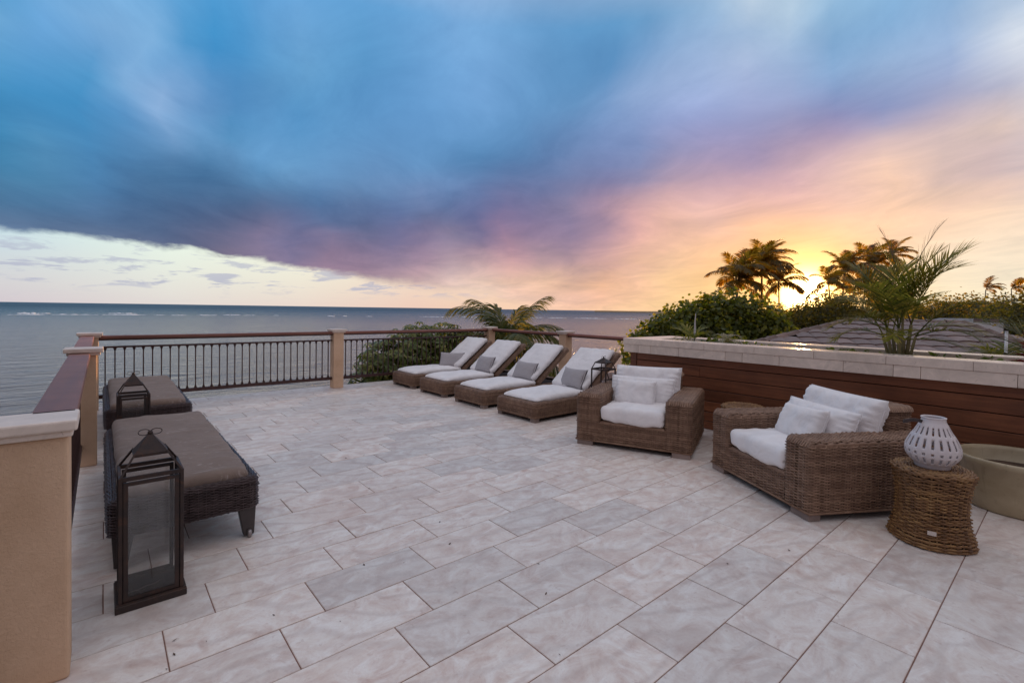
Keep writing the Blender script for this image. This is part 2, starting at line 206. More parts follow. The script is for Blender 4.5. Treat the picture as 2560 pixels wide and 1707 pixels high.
# soft streaks along the wind and finer billows
sepn = wmath('MULTIPLY_ADD', n2.outputs[0], 0.66, 0.635)
st2 = WN('ShaderNodeCombineXYZ')
wt.links.new(wmath('MULTIPLY', px_, 0.45), st2.inputs[0])
wt.links.new(wmath('MULTIPLY', py_, 1.6), st2.inputs[1])
n3 = wnoise(st2.outputs[0], 1.6, 5, 0.6, 0.25)
stre = wmath('MULTIPLY_ADD', n3.outputs[0], 0.34, 0.83)
tex = wmath('MULTIPLY', sepn, stre)
tcol = WN('ShaderNodeCombineColor')
wt.links.new(tex, tcol.inputs[0])
wt.links.new(wmath('MULTIPLY_ADD', tex, 0.8, 0.2), tcol.inputs[1])
wt.links.new(wmath('MULTIPLY_ADD', tex, 0.6, 0.4), tcol.inputs[2])
cloudc = wmix(1.0, col, tcol.outputs[0], 'MULTIPLY')
hs = WN('ShaderNodeHueSaturation')
hs.inputs['Saturation'].default_value = 0.96
hs.inputs['Value'].default_value = 0.94
wt.links.new(cloudc, hs.inputs['Color'])
cloudc = hs.outputs[0]
# clear strip over the sea, with small distant clouds in it
st = sorted(STRIP, key=lambda t: t[0])
sf = wmath('MULTIPLY', wmath('MAXIMUM', el, 0.0), 1 / 10.0, clamp=True)
sc = None
for a, stops in st:
    c = wramp(sf, [(e / 10.0, (r, g, b)) for e, r, g, b in stops])
    if sc is None:
        sc = c
    else:
        mr = WN('ShaderNodeMapRange')
        mr.inputs[1].default_value = pa
        mr.inputs[2].default_value = a
        wt.links.new(az, mr.inputs[0])
        sc = wmix(mr.outputs[0], sc, c)
    pa = a
cu = WN('ShaderNodeCombineXYZ')
wt.links.new(wmath('MULTIPLY', az, 0.22), cu.inputs[0])
wt.links.new(wmath('MULTIPLY', el, 1.15), cu.inputs[1])
cun = wnoise(cu.outputs[0], 1.0, 6, 0.62, 0.4)
cum = WN('ShaderNodeMapRange', interpolation_type='SMOOTHSTEP')
cum.inputs[1].default_value = 0.52
cum.inputs[2].default_value = 0.62
wt.links.new(cun.outputs[0], cum.inputs[0])
band = wramp(wmath('MULTIPLY', el, 0.1, clamp=True), [(0.0, 0.0), (0.12, 0.15), (0.2, 1.0), (0.42, 0.8), (0.5, 0.6)])
sc = wmix(wmath('MULTIPLY', wmath('MULTIPLY', cum.outputs[0], band), 0.75), sc, (0.42, 0.44, 0.58))
azq = wmath('FLOORED_MODULO', az, 360.0)
E0 = [(0, -5), (44, -5), (50, -0.6), (56, 1.0), (60, 1.7), (64, 2.4), (68, 3.0), (72, 3.7), (77.2, 4.66), (83, 5.2), (92.7, 5.7), (130, 5.0), (180, 2.0), (230, -5)]
edge = wmath('MULTIPLY_ADD', wramp(wmath('MULTIPLY', azq, 1 / 360.0), [(a / 360.0, (e + 5) / 15.0) for a, e in E0]), 15.0, -5.0)
en = WN('ShaderNodeCombineXYZ')
wt.links.new(wmath('MULTIPLY', az, 0.22), en.inputs[0])
wt.links.new(wmath('MULTIPLY', el, 0.5), en.inputs[1])
enn = wnoise(en.outputs[0], 1.0, 6, 0.6, 0.3)
wid = wmath('SUBTRACT', wmath('ADD', el, wmath('MULTIPLY_ADD', enn.outputs[0], 2.2, -1.1)), edge)
cm = WN('ShaderNodeMapRange', interpolation_type='SMOOTHSTEP')
cm.inputs[1].default_value = -0.22
cm.inputs[2].default_value = 0.55
cm.inputs[1].default_value = -0.22
wsoft = WN('ShaderNodeMapRange')
wsoft.inputs[1].default_value = 48
wsoft.inputs[2].default_value = 74
wsoft.inputs[3].default_value = 3.2
wsoft.inputs[4].default_value = 0.6
wt.links.new(azq, wsoft.inputs[0])
wt.links.new(wsoft.outputs[0], cm.inputs[2])
wt.links.new(wid, cm.inputs[0])
allc = wmix(cm.outputs[0], sc, cloudc)
# glow round the low sun
sd = Vector((math.cos(rad(SUN_AZ)) * math.cos(rad(SUN_EL)), math.sin(rad(SUN_AZ)) * math.cos(rad(SUN_EL)), math.sin(rad(SUN_EL))))
dp = WN('ShaderNodeVectorMath', operation='DOT_PRODUCT')
wt.links.new(tc.outputs['Generated'], dp.inputs[0])
dp.inputs[1].default_value = sd
dpo = wmath('MAXIMUM', dp.outputs['Value'], 0.0)
for ex, cc in ((9000, (26, 17, 7.0)), (2800, (9, 6, 2.4)), (1000, (3.0, 1.9, 0.5)), (350, (1.1, 0.42, 0.02)), (120, (0.26, 0.07, 0.0)), (22, (0.05, 0.0, 0.0))):
    g = wmath('POWER', dpo, float(ex))
    v = WN('ShaderNodeCombineColor')
    for i in range(3):
        wt.links.new(wmath('MULTIPLY', g, cc[i]), v.inputs[i])
    allc = wmix(1.0, allc, v.outputs[0], 'ADD')
bg = WN('ShaderNodeBackground')
bg.inputs[1].default_value = 1.0
wt.links.new(allc, bg.inputs[0])
skyt = WN('ShaderNodeTexSky', sky_type='NISHITA', sun_disc=False, sun_elevation=rad(SUN_EL), sun_rotation=rad(90 - SUN_AZ))
bg2 = WN('ShaderNodeBackground')
bg2.inputs[1].default_value = 0.002
wt.links.new(skyt.outputs[0], bg2.inputs[0])
adds = WN('ShaderNodeAddShader')
wt.links.new(bg.outputs[0], adds.inputs[0])
wt.links.new(bg2.outputs[0], adds.inputs[1])
wo = WN('ShaderNodeOutputWorld')
wt.links.new(adds.outputs[0], wo.inputs[0])

# ------------------------------------------------------------------ sun, exposure
sl = bpy.data.lights.new('sun', 'SUN')
sl.energy = 5.0
sl.angle = rad(0.6)
sl.color = (1.0, 0.55, 0.24)
sun = bpy.data.objects.new('sun', sl)
C.objects.link(sun)
sun.rotation_mode = 'QUATERNION'
sun.rotation_quaternion = sd.to_track_quat('Z', 'Y')
scene.view_settings.view_transform = 'Standard'
scene.view_settings.look = 'None'
scene.view_settings.exposure = 0.0
scene.view_settings.gamma = 1.0
scene.view_settings.use_curve_mapping = False
scene.render.engine = 'CYCLES'
scene.cycles.use_denoising = True
scene.cycles.max_bounces = 7
scene.cycles.transparent_max_bounces = 12
scene.cycles.caustics_reflective = False
scene.cycles.caustics_refractive = False
scene.cycles.sample_clamp_indirect = 4.0


# ------------------------------------------------------------------ helpers: objects
def props(o, label=None, cat=None, group=None, kind=None):
    if label:
        o['label'] = label
    if cat:
        o['category'] = cat
    if group:
        o['group'] = group
    if kind:
        o['kind'] = kind
    return o


def empty(name, loc=(0, 0, 0), rz=0.0, label=None, cat=None, group=None, parent=None):
    o = bpy.data.objects.new(name, None)
    o.empty_display_size = 0.1
    C.objects.link(o)
    o.location = loc
    o.rotation_euler = (0, 0, rz)
    if parent:
        o.parent = parent
    return props(o, label, cat, group)


def link(name, me, parent=None, loc=None, rot=None, scale=None):
    o = bpy.data.objects.new(name, me)
    C.objects.link(o)
    if parent:
        o.parent = parent
    if loc is not None:
        o.location = loc
    if rot is not None:
        o.rotation_euler = rot
    if scale is not None:
        o.scale = scale
    return o


def copy_tree(o, parent=None):
    c = o.copy()
    C.objects.link(c)
    c.parent = parent
    for ch in list(o.children):
        copy_tree(ch, c)
    return c


def np_mesh(name, V, F, mats, mi=None, smooth=True):
    """V (n,3); F (m,4) quads or (m,3) tris"""
    V = np.asarray(V, dtype=np.float32)
    F = np.asarray(F, dtype=np.int32)
    k = F.shape[1]
    me = bpy.data.meshes.new(name)
    me.vertices.add(len(V))
    me.vertices.foreach_set('co', V.ravel())
    me.loops.add(F.size)
    me.loops.foreach_set('vertex_index', F.ravel())
    me.polygons.add(len(F))
    me.polygons.foreach_set('loop_start', np.arange(0, F.size, k, dtype=np.int32))
    me.polygons.foreach_set('loop_total', np.full(len(F), k, dtype=np.int32))
    me.polygons.foreach_set('use_smooth', np.full(len(F), smooth))
    for m in (mats if isinstance(mats, (list, tuple)) else [mats]):
        me.materials.append(m)
    if mi is not None:
        me.polygons.foreach_set('material_index', np.asarray(mi, dtype=np.int32))
    me.update(calc_edges=True)
    me.validate()
    return me


class MB:
    """collects shapes, builds ONE mesh"""

    def __init__(s):
        s.v = []
        s.f = []

    def add(s, vs, fs):
        n = len(s.v)
        s.v += [tuple(p) for p in vs]
        s.f += [tuple(i + n for i in f) for f in fs]
        return s

    def box(s, x0, x1, y0, y1, z0, z1, M=None):
        vs = [Vector((x, y, z)) for z in (z0, z1) for y in (y0, y1) for x in (x0, x1)]
        if M is not None:
            vs = [M @ p for p in vs]
        return s.add(vs, [(0, 2, 3, 1), (4, 5, 7, 6), (0, 1, 5, 4), (2, 6, 7, 3), (0, 4, 6, 2), (1, 3, 7, 5)])

    def hexa(s, b, t):
        """b, t: four bottom and four top points, counter-clockwise"""
        return s.add(list(b) + list(t), [(3, 2, 1, 0), (4, 5, 6, 7), (0, 1, 5, 4), (1, 2, 6, 5), (2, 3, 7, 6), (3, 0, 4, 7)])

    def tube(s, pts, r, n=6, closed=False, r1=None):
        pts = [Vector(p) for p in pts]
        N = len(pts)
        rings = []
        up = Vector((0, 0, 1))
        for i, p in enumerate(pts):
            if closed:
                d = pts[(i + 1) % N] - pts[i - 1]
            else:
                d = pts[min(i + 1, N - 1)] - pts[max(i - 1, 0)]
            d.normalize()
            a = d.cross(up)
            if a.length < 1e-3:
                a = d.cross(Vector((1, 0, 0)))
            a.normalize()
            b = a.cross(d)
            rr = r if r1 is None else r + (r1 - r) * i / max(N - 1, 1)
            rings.append([p + (a * math.cos(2 * PI * k / n) + b * math.sin(2 * PI * k / n)) * rr for k in range(n)])
        vs = [q for R in rings for q in R]
        fs = []
        for i in range(N if closed else N - 1):
            j = (i + 1) % N
            for k in range(n):
                k2 = (k + 1) % n
                fs.append((i * n + k, i * n + k2, j * n + k2, j * n + k))
        if not closed:
            fs.append(tuple(range(n))[::-1])
            fs.append(tuple((N - 1) * n + k for k in range(n)))
        return s.add(vs, fs)

    def lathe(s, prof, n=32, cx=0, cy=0):
        vs = [(cx + r * math.cos(2 * PI * k / n), cy + r * math.sin(2 * PI * k / n), z) for r, z in prof for k in range(n)]
        fs = []
        for i in range(len(prof) - 1):
            for k in range(n):
                k2 = (k + 1) % n
                fs.append((i * n + k, i * n + k2, (i + 1) * n + k2, (i + 1) * n + k))
        return s.add(vs, fs)

    def mesh(s, name, mat, smooth=False):
        me = bpy.data.meshes.new(name)
        me.from_pydata(s.v, [], s.f)
        for m in (mat if isinstance(mat, (list, tuple)) else [mat]):
            me.materials.append(m)
        if smooth:
            me.polygons.foreach_set('use_smooth', [True] * len(me.polygons))
        me.update()
        return me

    def build(s, name, mat, parent=None, bevel=0.0, smooth=False, seg=2, loc=None, rot=None):
        o = link(name, s.mesh(name, mat, smooth), parent, loc, rot)
        if bevel:
            add_bevel(o, bevel, seg)
        return o


def add_bevel(o, w, seg=2):
    b = o.modifiers.new('bevel', 'BEVEL')
    b.width = w
    b.segments = seg
    b.limit_method = 'ANGLE'
    b.angle_limit = rad(35)
    b.harden_normals = False


# ------------------------------------------------------------------ helpers: materials
class Mat:
    def __init__(s, name):
        s.m = bpy.data.materials.new(name)
        s.m.use_nodes = True
        s.t = s.m.node_tree
        for n in list(s.t.nodes):
            s.t.nodes.remove(n)
        s.out = s.N('ShaderNodeOutputMaterial')
        s.b = s.N('ShaderNodeBsdfPrincipled')
        s.t.links.new(s.b.outputs[0], s.out.inputs[0])
        s.tc = s.N('ShaderNodeTexCoord')

    def N(s, k, **kw):
        n = s.t.nodes.new(k)
        for a, v in kw.items():
            setattr(n, a, v)
        return n

    def L(s, a, b):
        s.t.links.new(a, b)

    def set(s, name, v):
        i = s.b.inputs[name]
        if hasattr(v, 'default_value') or hasattr(v, 'links'):
            s.L(v, i)
        else:
            i.default_value = (*v, 1) if isinstance(v, tuple) and len(v) == 3 and i.type == 'RGBA' else v
        return s

    def map(s, coord='Object', scale=(1, 1, 1), rot=(0, 0, 0), loc=None, randloc=False):
        m = s.N('ShaderNodeMapping')
        m.inputs['Scale'].default_value = scale
        m.inputs['Rotation'].default_value = rot
        if loc:
            m.inputs['Location'].default_value = loc
        s.L(s.tc.outputs[coord], m.inputs[0])
        if randloc:
            oi = s.N('ShaderNodeObjectInfo')
            vm = s.N('ShaderNodeVectorMath', operation='SCALE')
            vm.inputs[0].default_value = (91.0, 47.0, 63.0)
            s.L(oi.outputs['Random'], vm.inputs['Scale'])
            s.L(vm.outputs[0], m.inputs['Location'])
        return m.outputs[0]

    def noise(s, vec, scale, detail=4, rough=0.55, dist=0.0, col=False):
        n = s.N('ShaderNodeTexNoise')
        n.inputs['Scale'].default_value = scale
        n.inputs['Detail'].default_value = detail
        n.inputs['Roughness'].default_value = rough
        n.inputs['Distortion'].default_value = dist
        s.L(vec, n.inputs['Vector'])
        return n.outputs[1 if col else 0]

    def wave(s, vec, scale, dist=0.0, detail=2, dscale=1.0, dirn='X', typ='BANDS'):
        n = s.N('ShaderNodeTexWave', wave_type=typ)
        n.bands_direction = dirn
        n.inputs['Scale'].default_value = scale
        n.inputs['Distortion'].default_value = dist
        n.inputs['Detail'].default_value = detail
        n.inputs['Detail Scale'].default_value = dscale
        s.L(vec, n.inputs['Vector'])
        return n.outputs[1]

    def ramp(s, fac, stops):
        n = s.N('ShaderNodeValToRGB')
        cr = n.color_ramp
        while len(cr.elements) < len(stops):
            cr.elements.new(0.5)
        for e, (p, c) in zip(cr.elements, stops):
            e.position = p
        for e, (p, c) in zip(cr.elements, stops):
            e.position = p
            e.color = (*c, 1) if isinstance(c, tuple) else (c, c, c, 1)
        s.L(fac, n.inputs[0])
        return n.outputs[0]

    def math(s, op, a, b=None, c=None, clamp=False):
        n = s.N('ShaderNodeMath', operation=op, use_clamp=clamp)
        for i, v in enumerate((a, b, c)):
            if v is None:
                continue
            if isinstance(v, (int, float)):
                n.inputs[i].default_value = v
            else:
                s.L(v, n.inputs[i])
        return n.outputs[0]

    def mix(s, f, a, b, mode='MIX'):
        n = s.N('ShaderNodeMix', data_type='RGBA', blend_type=mode)
        for sock, v in ((n.inputs[0], f), (n.inputs[6], a), (n.inputs[7], b)):
            if isinstance(v, (int, float)):
                sock.default_value = v
            elif isinstance(v, tuple):
                sock.default_value = (*v, 1)
            else:
                s.L(v, sock)
        return n.outputs[2]

    def bump(s, h, strength=0.3, dist=0.01, normal=None):
        n = s.N('ShaderNodeBump')
        n.inputs['Strength'].default_value = strength
        n.inputs['Distance'].default_value = dist
        s.L(h, n.inputs['Height'])
        if normal is not None:
            s.L(normal, n.inputs['Normal'])
        s.L(n.outputs[0], s.b.inputs['Normal'])
        return n.outputs[0]

    def rand(s):
        return s.N('ShaderNodeObjectInfo').outputs['Random']

    def island(s):
        return s.N('ShaderNodeNewGeometry').outputs['Random Per Island']


def mat_tile():
    m = Mat('travertine_tile')
    v = m.map('Object', (1, 1, 1), randloc=True)
    big = m.noise(v, 4.2, 6, 0.66, 1.6)
    st = m.map('Object', (1.5, 2.3, 1), rot=(0, 0, 0.5), randloc=True)
    vein = m.noise(st, 2.2, 8, 0.68, 2.2)
    w = m.wave(st, 0.7, 18, 4, 0.8, 'Y')
    fine = m.noise(v, 60, 6, 0.65)
    pits = m.noise(v, 24, 3, 0.6, 0.4)
    c = m.ramp(big, [(0.32, (0.61, 0.49, 0.44)), (0.5, (0.73, 0.645, 0.59)), (0.68, (0.83, 0.79, 0.74))])
    c = m.mix(m.ramp(vein, [(0.40, 0.0), (0.52, 0.30), (0.66, 0.85)]), c, (0.88, 0.86, 0.83))
    c = m.mix(m.math('MULTIPLY', m.ramp(w, [(0.0, 1.0), (0.14, 0.3), (0.3, 0.0)]), 0.30), c, (0.48, 0.40, 0.37))
    c = m.mix(m.math('MULTIPLY', m.ramp(pits, [(0.28, 1.0), (0.36, 0.0)]), 0.35), c, (0.46, 0.34, 0.30))
    c = m.mix(m.math('MULTIPLY', m.ramp(fine, [(0.3, 1.0), (0.5, 0.0)]), 0.22), c, (0.50, 0.43, 0.41))
    dirt = m.noise(m.N('ShaderNodeNewGeometry').outputs['Position'], 0.9, 6, 0.65, 0.8)
    c = m.mix(m.math('MULTIPLY', m.ramp(dirt, [(0.50, 0.0), (0.70, 1.0)]), 0.32), c, (0.54, 0.42, 0.37))
    r = m.rand()
    hsv = m.N('ShaderNodeHueSaturation')
    m.L(m.math('MULTIPLY_ADD', r, 0.20, 0.86), hsv.inputs['Value'])
    m.L(m.math('MULTIPLY_ADD', r, 0.4, 0.95), hsv.inputs['Saturation'])
    m.L(c, hsv.inputs['Color'])
    m.set('Base Color', hsv.outputs[0])
    m.set('Roughness', m.math('MULTIPLY_ADD', vein, 0.25, 0.36))
    m.set('Specular IOR Level', 0.4)
    m.bump(m.mix(0.5, vein, fine), 0.16, 0.004)
    return m.m


def mat_simple(name, col, rough=0.7, nscale=8, var=0.15, bump=0.1, bdist=0.003, metallic=0.0, coord='Object', spec=0.5, bscale=None, randv=0.0):
    m = Mat(name)
    v = m.map(coord, (1, 1, 1), randloc=randv > 0)
    n = m.noise(v, nscale, 6, 0.6, 0.3)
    d = tuple(max(0, x * (1 - var)) for x in col)
    l = tuple(min(1, x * (1 + var)) for x in col)
    c = m.ramp(n, [(0.3, d), (0.7, l)])
    if randv:
        hsv = m.N('ShaderNodeHueSaturation')
        m.L(m.math('MULTIPLY_ADD', m.rand(), 2 * randv, 1 - randv), hsv.inputs['Value'])
        m.L(c, hsv.inputs['Color'])
        c = hsv.outputs[0]
    m.set('Base Color', c)
    m.set('Roughness', rough)
    m.set('Metallic', metallic)
    m.set('Specular IOR Level', spec)
    if bump:
        m.bump(m.noise(v, bscale or nscale * 6, 5, 0.65), bump, bdist)
    return m.m


def mat_stucco():
    m = Mat('stucco')
    v = m.map()
    n = m.noise(v, 3, 5, 0.6)
    c = m.ramp(n, [(0.3, (0.60, 0.40, 0.26)), (0.7, (0.76, 0.535, 0.37))])
    g = m.noise(m.map(scale=(1, 1, 0.25)), 9, 5, 0.7)
    c = m.mix(m.math('MULTIPLY', m.ramp(g, [(0.62, 0.0), (0.8, 1.0)]), 0.35), c, (0.34, 0.25, 0.19))
    m.set('Base Color', c)
    m.set('Roughness', 0.85)
    m.set('Specular IOR Level', 0.25)
    m.bump(m.noise(v, 75, 5, 0.75, 0.5), 0.9, 0.006)
    return m.m


def mat_stone(name='coping_stone', base=(0.84, 0.71, 0.61), rough=0.26):
    m = Mat(name)
    v = m.map('Object', randloc=True)
    n = m.noise(v, 5, 7, 0.65, 1.5)
    c = m.ramp(n, [(0.3, tuple(x * 0.84 for x in base)), (0.55, base), (0.75, tuple(min(1, x * 1.18) for x in base))])
    p = m.noise(v, 34, 3, 0.6, 0.8)
    c = m.mix(m.math('MULTIPLY', m.ramp(p, [(0.27, 1.0), (0.34, 0.0)]), 0.5), c, (0.25, 0.18, 0.14))
    hsv = m.N('ShaderNodeHueSaturation')
    m.L(m.math('MULTIPLY_ADD', m.rand(), 0.16, 0.92), hsv.inputs['Value'])
    m.L(c, hsv.inputs['Color'])
    m.set('Base Color', hsv.outputs[0])
    m.set('Roughness', rough)
    m.bump(m.noise(v, 40, 5, 0.6), 0.12, 0.003)
    return m.m


def mat_wood(name, dark, light, rough=0.42, axis='Y', scale=1.0):
    m = Mat(name)
    s = {'X': (0.5, 9, 9), 'Y': (9, 0.5, 9), 'Z': (9, 9, 0.5)}[axis]
    v = m.map('Object', tuple(x * scale for x in s), randloc=True)
    n = m.noise(v, 2.0, 8, 0.68, 1.6)
    n2 = m.noise(m.map('Object', (1, 1, 1), randloc=True), 2.0, 4, 0.6)
    c = m.ramp(n, [(0.25, dark), (0.75, light)])
    c = m.mix(m.math('MULTIPLY', m.ramp(n2, [(0.35, 0.0), (0.7, 1.0)]), 0.5), c, tuple(0.5 * x for x in dark))
    hsv = m.N('ShaderNodeHueSaturation')
    m.L(m.math('MULTIPLY_ADD', m.rand(), 0.5, 0.75), hsv.inputs['Value'])
    m.L(c, hsv.inputs['Color'])
    m.set('Base Color', hsv.outputs[0])
    m.set('Roughness', m.math('MULTIPLY_ADD', n, 0.2, rough))
    m.bump(n, 0.15, 0.003)
    return m.m


def mat_wicker(name, cols, rough=0.5):
    m = Mat(name)
    r = m.island()
    n = m.noise(m.map('Object'), 14, 4, 0.6)
    n2 = m.noise(m.map('Object'), 3.2, 3, 0.6)
    c = m.ramp(m.math('ADD', m.math('MULTIPLY', r, 0.22), m.math('MULTIPLY', m.mix(0.4, n, n2), 0.85)), [(0.2, cols[0]), (0.5, cols[1]), (0.85, cols[2])])
    m.set('Base Color', c)
    m.set('Roughness', rough)
    m.set('Specular IOR Level', 0.4)
    m.bump(m.noise(m.map('Object'), 240, 2, 0.5), 0.2, 0.001)
    return m.m


def mat_cloth(name, col, stains=None, weave=900):
    m = Mat(name)
    v = m.map('Object')
    n = m.noise(v, 5, 5, 0.6, 0.5)
    c = m.ramp(n, [(0.3, tuple(x * 0.88 for x in col)), (0.7, tuple(min(1, x * 1.04) for x in col))])
    if stains:
        s = m.noise(m.map('Object', (2.0, 5.5, 3)), 2.1, 7, 0.72, 2.6)
        c = m.mix(m.ramp(s, [(0.585, 0.0), (0.63, 0.5), (0.72, 0.7)]), c, stains)
    m.set('Base Color', c)
    m.set('Roughness', 0.9)
    m.set('Specular IOR Level', 0.15)
    m.set('Sheen Weight', 0.15)
    h = m.noise(v, 6, 4, 0.6, 1.0)
    fb = m.noise(v, weave * 0.25, 2, 0.5)
    b1 = m.bump(h, 0.4, 0.03)
    m.bump(fb, 0.15, 0.001, b1)
    return m.m


def mat_leaf(name, cols, trans=0.4, tcol=None, rough=0.45):
    m = Mat(name)
    r = m.island()
    n = m.noise(m.map('Object'), 2.5, 3, 0.6)
    c = m.ramp(m.math('ADD', m.math('MULTIPLY', r, 0.55), m.math('MULTIPLY', n, 0.5)), [(0.2, cols[0]), (0.5, cols[1]), (0.85, cols[2])])
    m.set('Base Color', c)
    m.set('Roughness', rough)
    m.set('Specular IOR Level', 0.4)
    tr = m.N('ShaderNodeBsdfTranslucent')
    tm = m.mix(1.0, c, tcol or (1.9, 1.7, 0.8), 'MULTIPLY')
    m.L(tm, tr.inputs[0])
    ms = m.N('ShaderNodeMixShader')
    ms.inputs[0].default_value = trans
    m.L(m.b.outputs[0], ms.inputs[1])
    m.L(tr.outputs[0], ms.inputs[2])
    m.L(ms.outputs[0], m.out.inputs[0])
    return m.m


M = {}
M['tile'] = mat_tile()
M['grout'] = mat_simple('grout', (0.25, 0.14, 0.11), 0.95, 30, 0.3, 0.4)
M['stucco'] = mat_stucco()
M['stone'] = mat_stone()
M['cap'] = mat_stone('cap_stone', (0.72, 0.62, 0.55), 0.5)
M['plank'] = mat_wood('wet_hardwood', (0.14, 0.043, 0.020), (0.36, 0.13, 0.054), 0.34, 'Y')
M['plankdark'] = mat_simple('shadow_gap', (0.015, 0.008, 0.006), 0.9, 5, 0.2, 0)
M['rail'] = mat_wood('rail_hardwood', (0.22, 0.075, 0.05), (0.38, 0.17, 0.13), 0.42, 'X', 0.6)
M['raily'] = mat_wood('rail_hardwood_side', (0.15, 0.065, 0.055), (0.26, 0.13, 0.11), 0.30, 'Y', 0.6)
M['iron'] = mat_simple('brown_iron', (0.070, 0.034, 0.031), 0.42, 20, 0.3, 0.1, metallic=0.3)
M['wick'] = mat_wicker('grey_brown_wicker', [(0.095, 0.050, 0.030), (0.21, 0.122, 0.078), (0.43, 0.275, 0.185)])
M['wickback'] = mat_simple('wicker_core', (0.035, 0.020, 0.016), 0.9, 20, 0.2, 0)
M['wickdark'] = mat_wicker('dark_wicker', [(0.020, 0.011, 0.012), (0.050, 0.030, 0.030), (0.12, 0.085, 0.085)], 0.32)
M['wickgold'] = mat_wicker('honey_wicker', [(0.06, 0.026, 0.013), (0.20, 0.10, 0.040), (0.46, 0.27, 0.105)], 0.42)
M['foot'] = mat_wood('grey_teak', (0.22, 0.16, 0.14), (0.34, 0.27, 0.24), 0.6, 'X')
M['white'] = mat_cloth('white_canvas', (0.88, 0.86, 0.865))
M['taupe'] = mat_cloth('taupe_canvas', (0.225, 0.170, 0.142), stains=(0.42, 0.37, 0.35))
M['rust'] = None
M['leg'] = mat_simple('dark_paint', (0.045, 0.035, 0.035), 0.4, 12, 0.2, 0.05)
M['alu'] = mat_simple('grey_metal', (0.30, 0.27, 0.27), 0.35, 12, 0.1, 0.0, metallic=0.8)


def mat_rust():
    m = Mat('rusted_iron')
    v = m.map('Object')
    n = m.noise(v, 9, 7, 0.7, 1.0)
    n2 = m.noise(v, 60, 4, 0.6)
    c = m.ramp(n, [(0.40, (0.034, 0.025, 0.025)), (0.55, (0.055, 0.036, 0.031)), (0.72, (0.105, 0.050, 0.034))])
    m.set('Base Color', c)
    m.set('Roughness', m.math('MULTIPLY_ADD', n, 0.4, 0.4))
    m.set('Metallic', 0.35)
    m.bump(n2, 0.2, 0.002)
    return m.m


M['rust'] = mat_rust()


def mat_stripe():
    m = Mat('ticking_stripe')
    w = m.wave(m.map('Object'), 22.0, 0.0, 0, 1, 'X')
    c = m.mix(m.ramp(w, [(0.42, 0.0), (0.52, 1.0)]), (0.62, 0.60, 0.61), (0.26, 0.24, 0.26))
    m.set('Base Color', c)
    m.set('Roughness', 0.9)
    m.set('Specular IOR Level', 0.1)
    m.bump(m.noise(m.map('Object'), 14, 3, 0.6), 0.2, 0.01)
    return m.m


M['stripe'] = mat_stripe()
M['piping'] = mat_simple('dark_piping', (0.05, 0.045, 0.055), 0.9, 30, 0.1, 0)


def mat_glass():
    m = Mat('dusty_glass')
    gl = m.N('ShaderNodeBsdfGlossy')
    gl.inputs['Roughness'].default_value = 0.06
    gl.inputs['Color'].default_value = (0.9, 0.95, 1, 1)
    tr = m.N('ShaderNodeBsdfTransparent')
    tr.inputs[0].default_value = (0.965, 0.97, 0.97, 1)
    df = m.N('ShaderNodeBsdfDiffuse')
    df.inputs[0].default_value = (0.30, 0.29, 0.28, 1)
    fr = m.N('ShaderNodeFresnel')
    fr.inputs[0].default_value = 1.5
    a = m.N('ShaderNodeMixShader')
    m.L(fr.outputs[0], a.inputs[0])
    m.L(tr.outputs[0], a.inputs[1])
    m.L(gl.outputs[0], a.inputs[2])
    b = m.N('ShaderNodeMixShader')
    d = m.noise(m.map('Object', (1, 1, 1)), 9, 5, 0.7)
    m.L(m.ramp(d, [(0.35, 0.02), (0.7, 0.08)]), b.inputs[0])
    m.L(a.outputs[0], b.inputs[1])
    m.L(df.outputs[0], b.inputs[2])
    m.L(b.outputs[0], m.out.inputs[0])
    return m.m


M['glass'] = mat_glass()

# ================================================================== terrace
TL, TW, TV0, TU0, TST = 0.630, 0.3237, 2.380, 0.212, 0.2115
U0, U1, UB, V1 = -0.27, 7.24, 5.955, 9.17
VBAR = 4.27


def to_px(u, v, z):
    c = _R @ np.array([u, CAM_H - z, v])
    return (1208.9 * c[0] / max(c[2], 1e-6) + 1280, 1208.9 * c[1] / max(c[2], 1e-6) + 794.6, c[2])


m = MB()
m.box(U0, U1, -3.0, V1, -0.45, -0.0045)
floor = m.build('terrace_floor', M['grout'])
props(floor, kind='structure')
m = MB()
m.box(U0 + 0.12, U1 - 0.12, -3.0, V1 - 0.12, -7.6, -0.45)
props(m.build('building_base', M['stucco']), kind='structure')


def tile_mb(a, b, c, d, cx, cy, z0=-0.016):
    b_ = MB()
    g = 0.0026
    b_.box(a + g - cx, b - g - cx, c + g - cy, d - g - cy, z0, 0)
    return b_


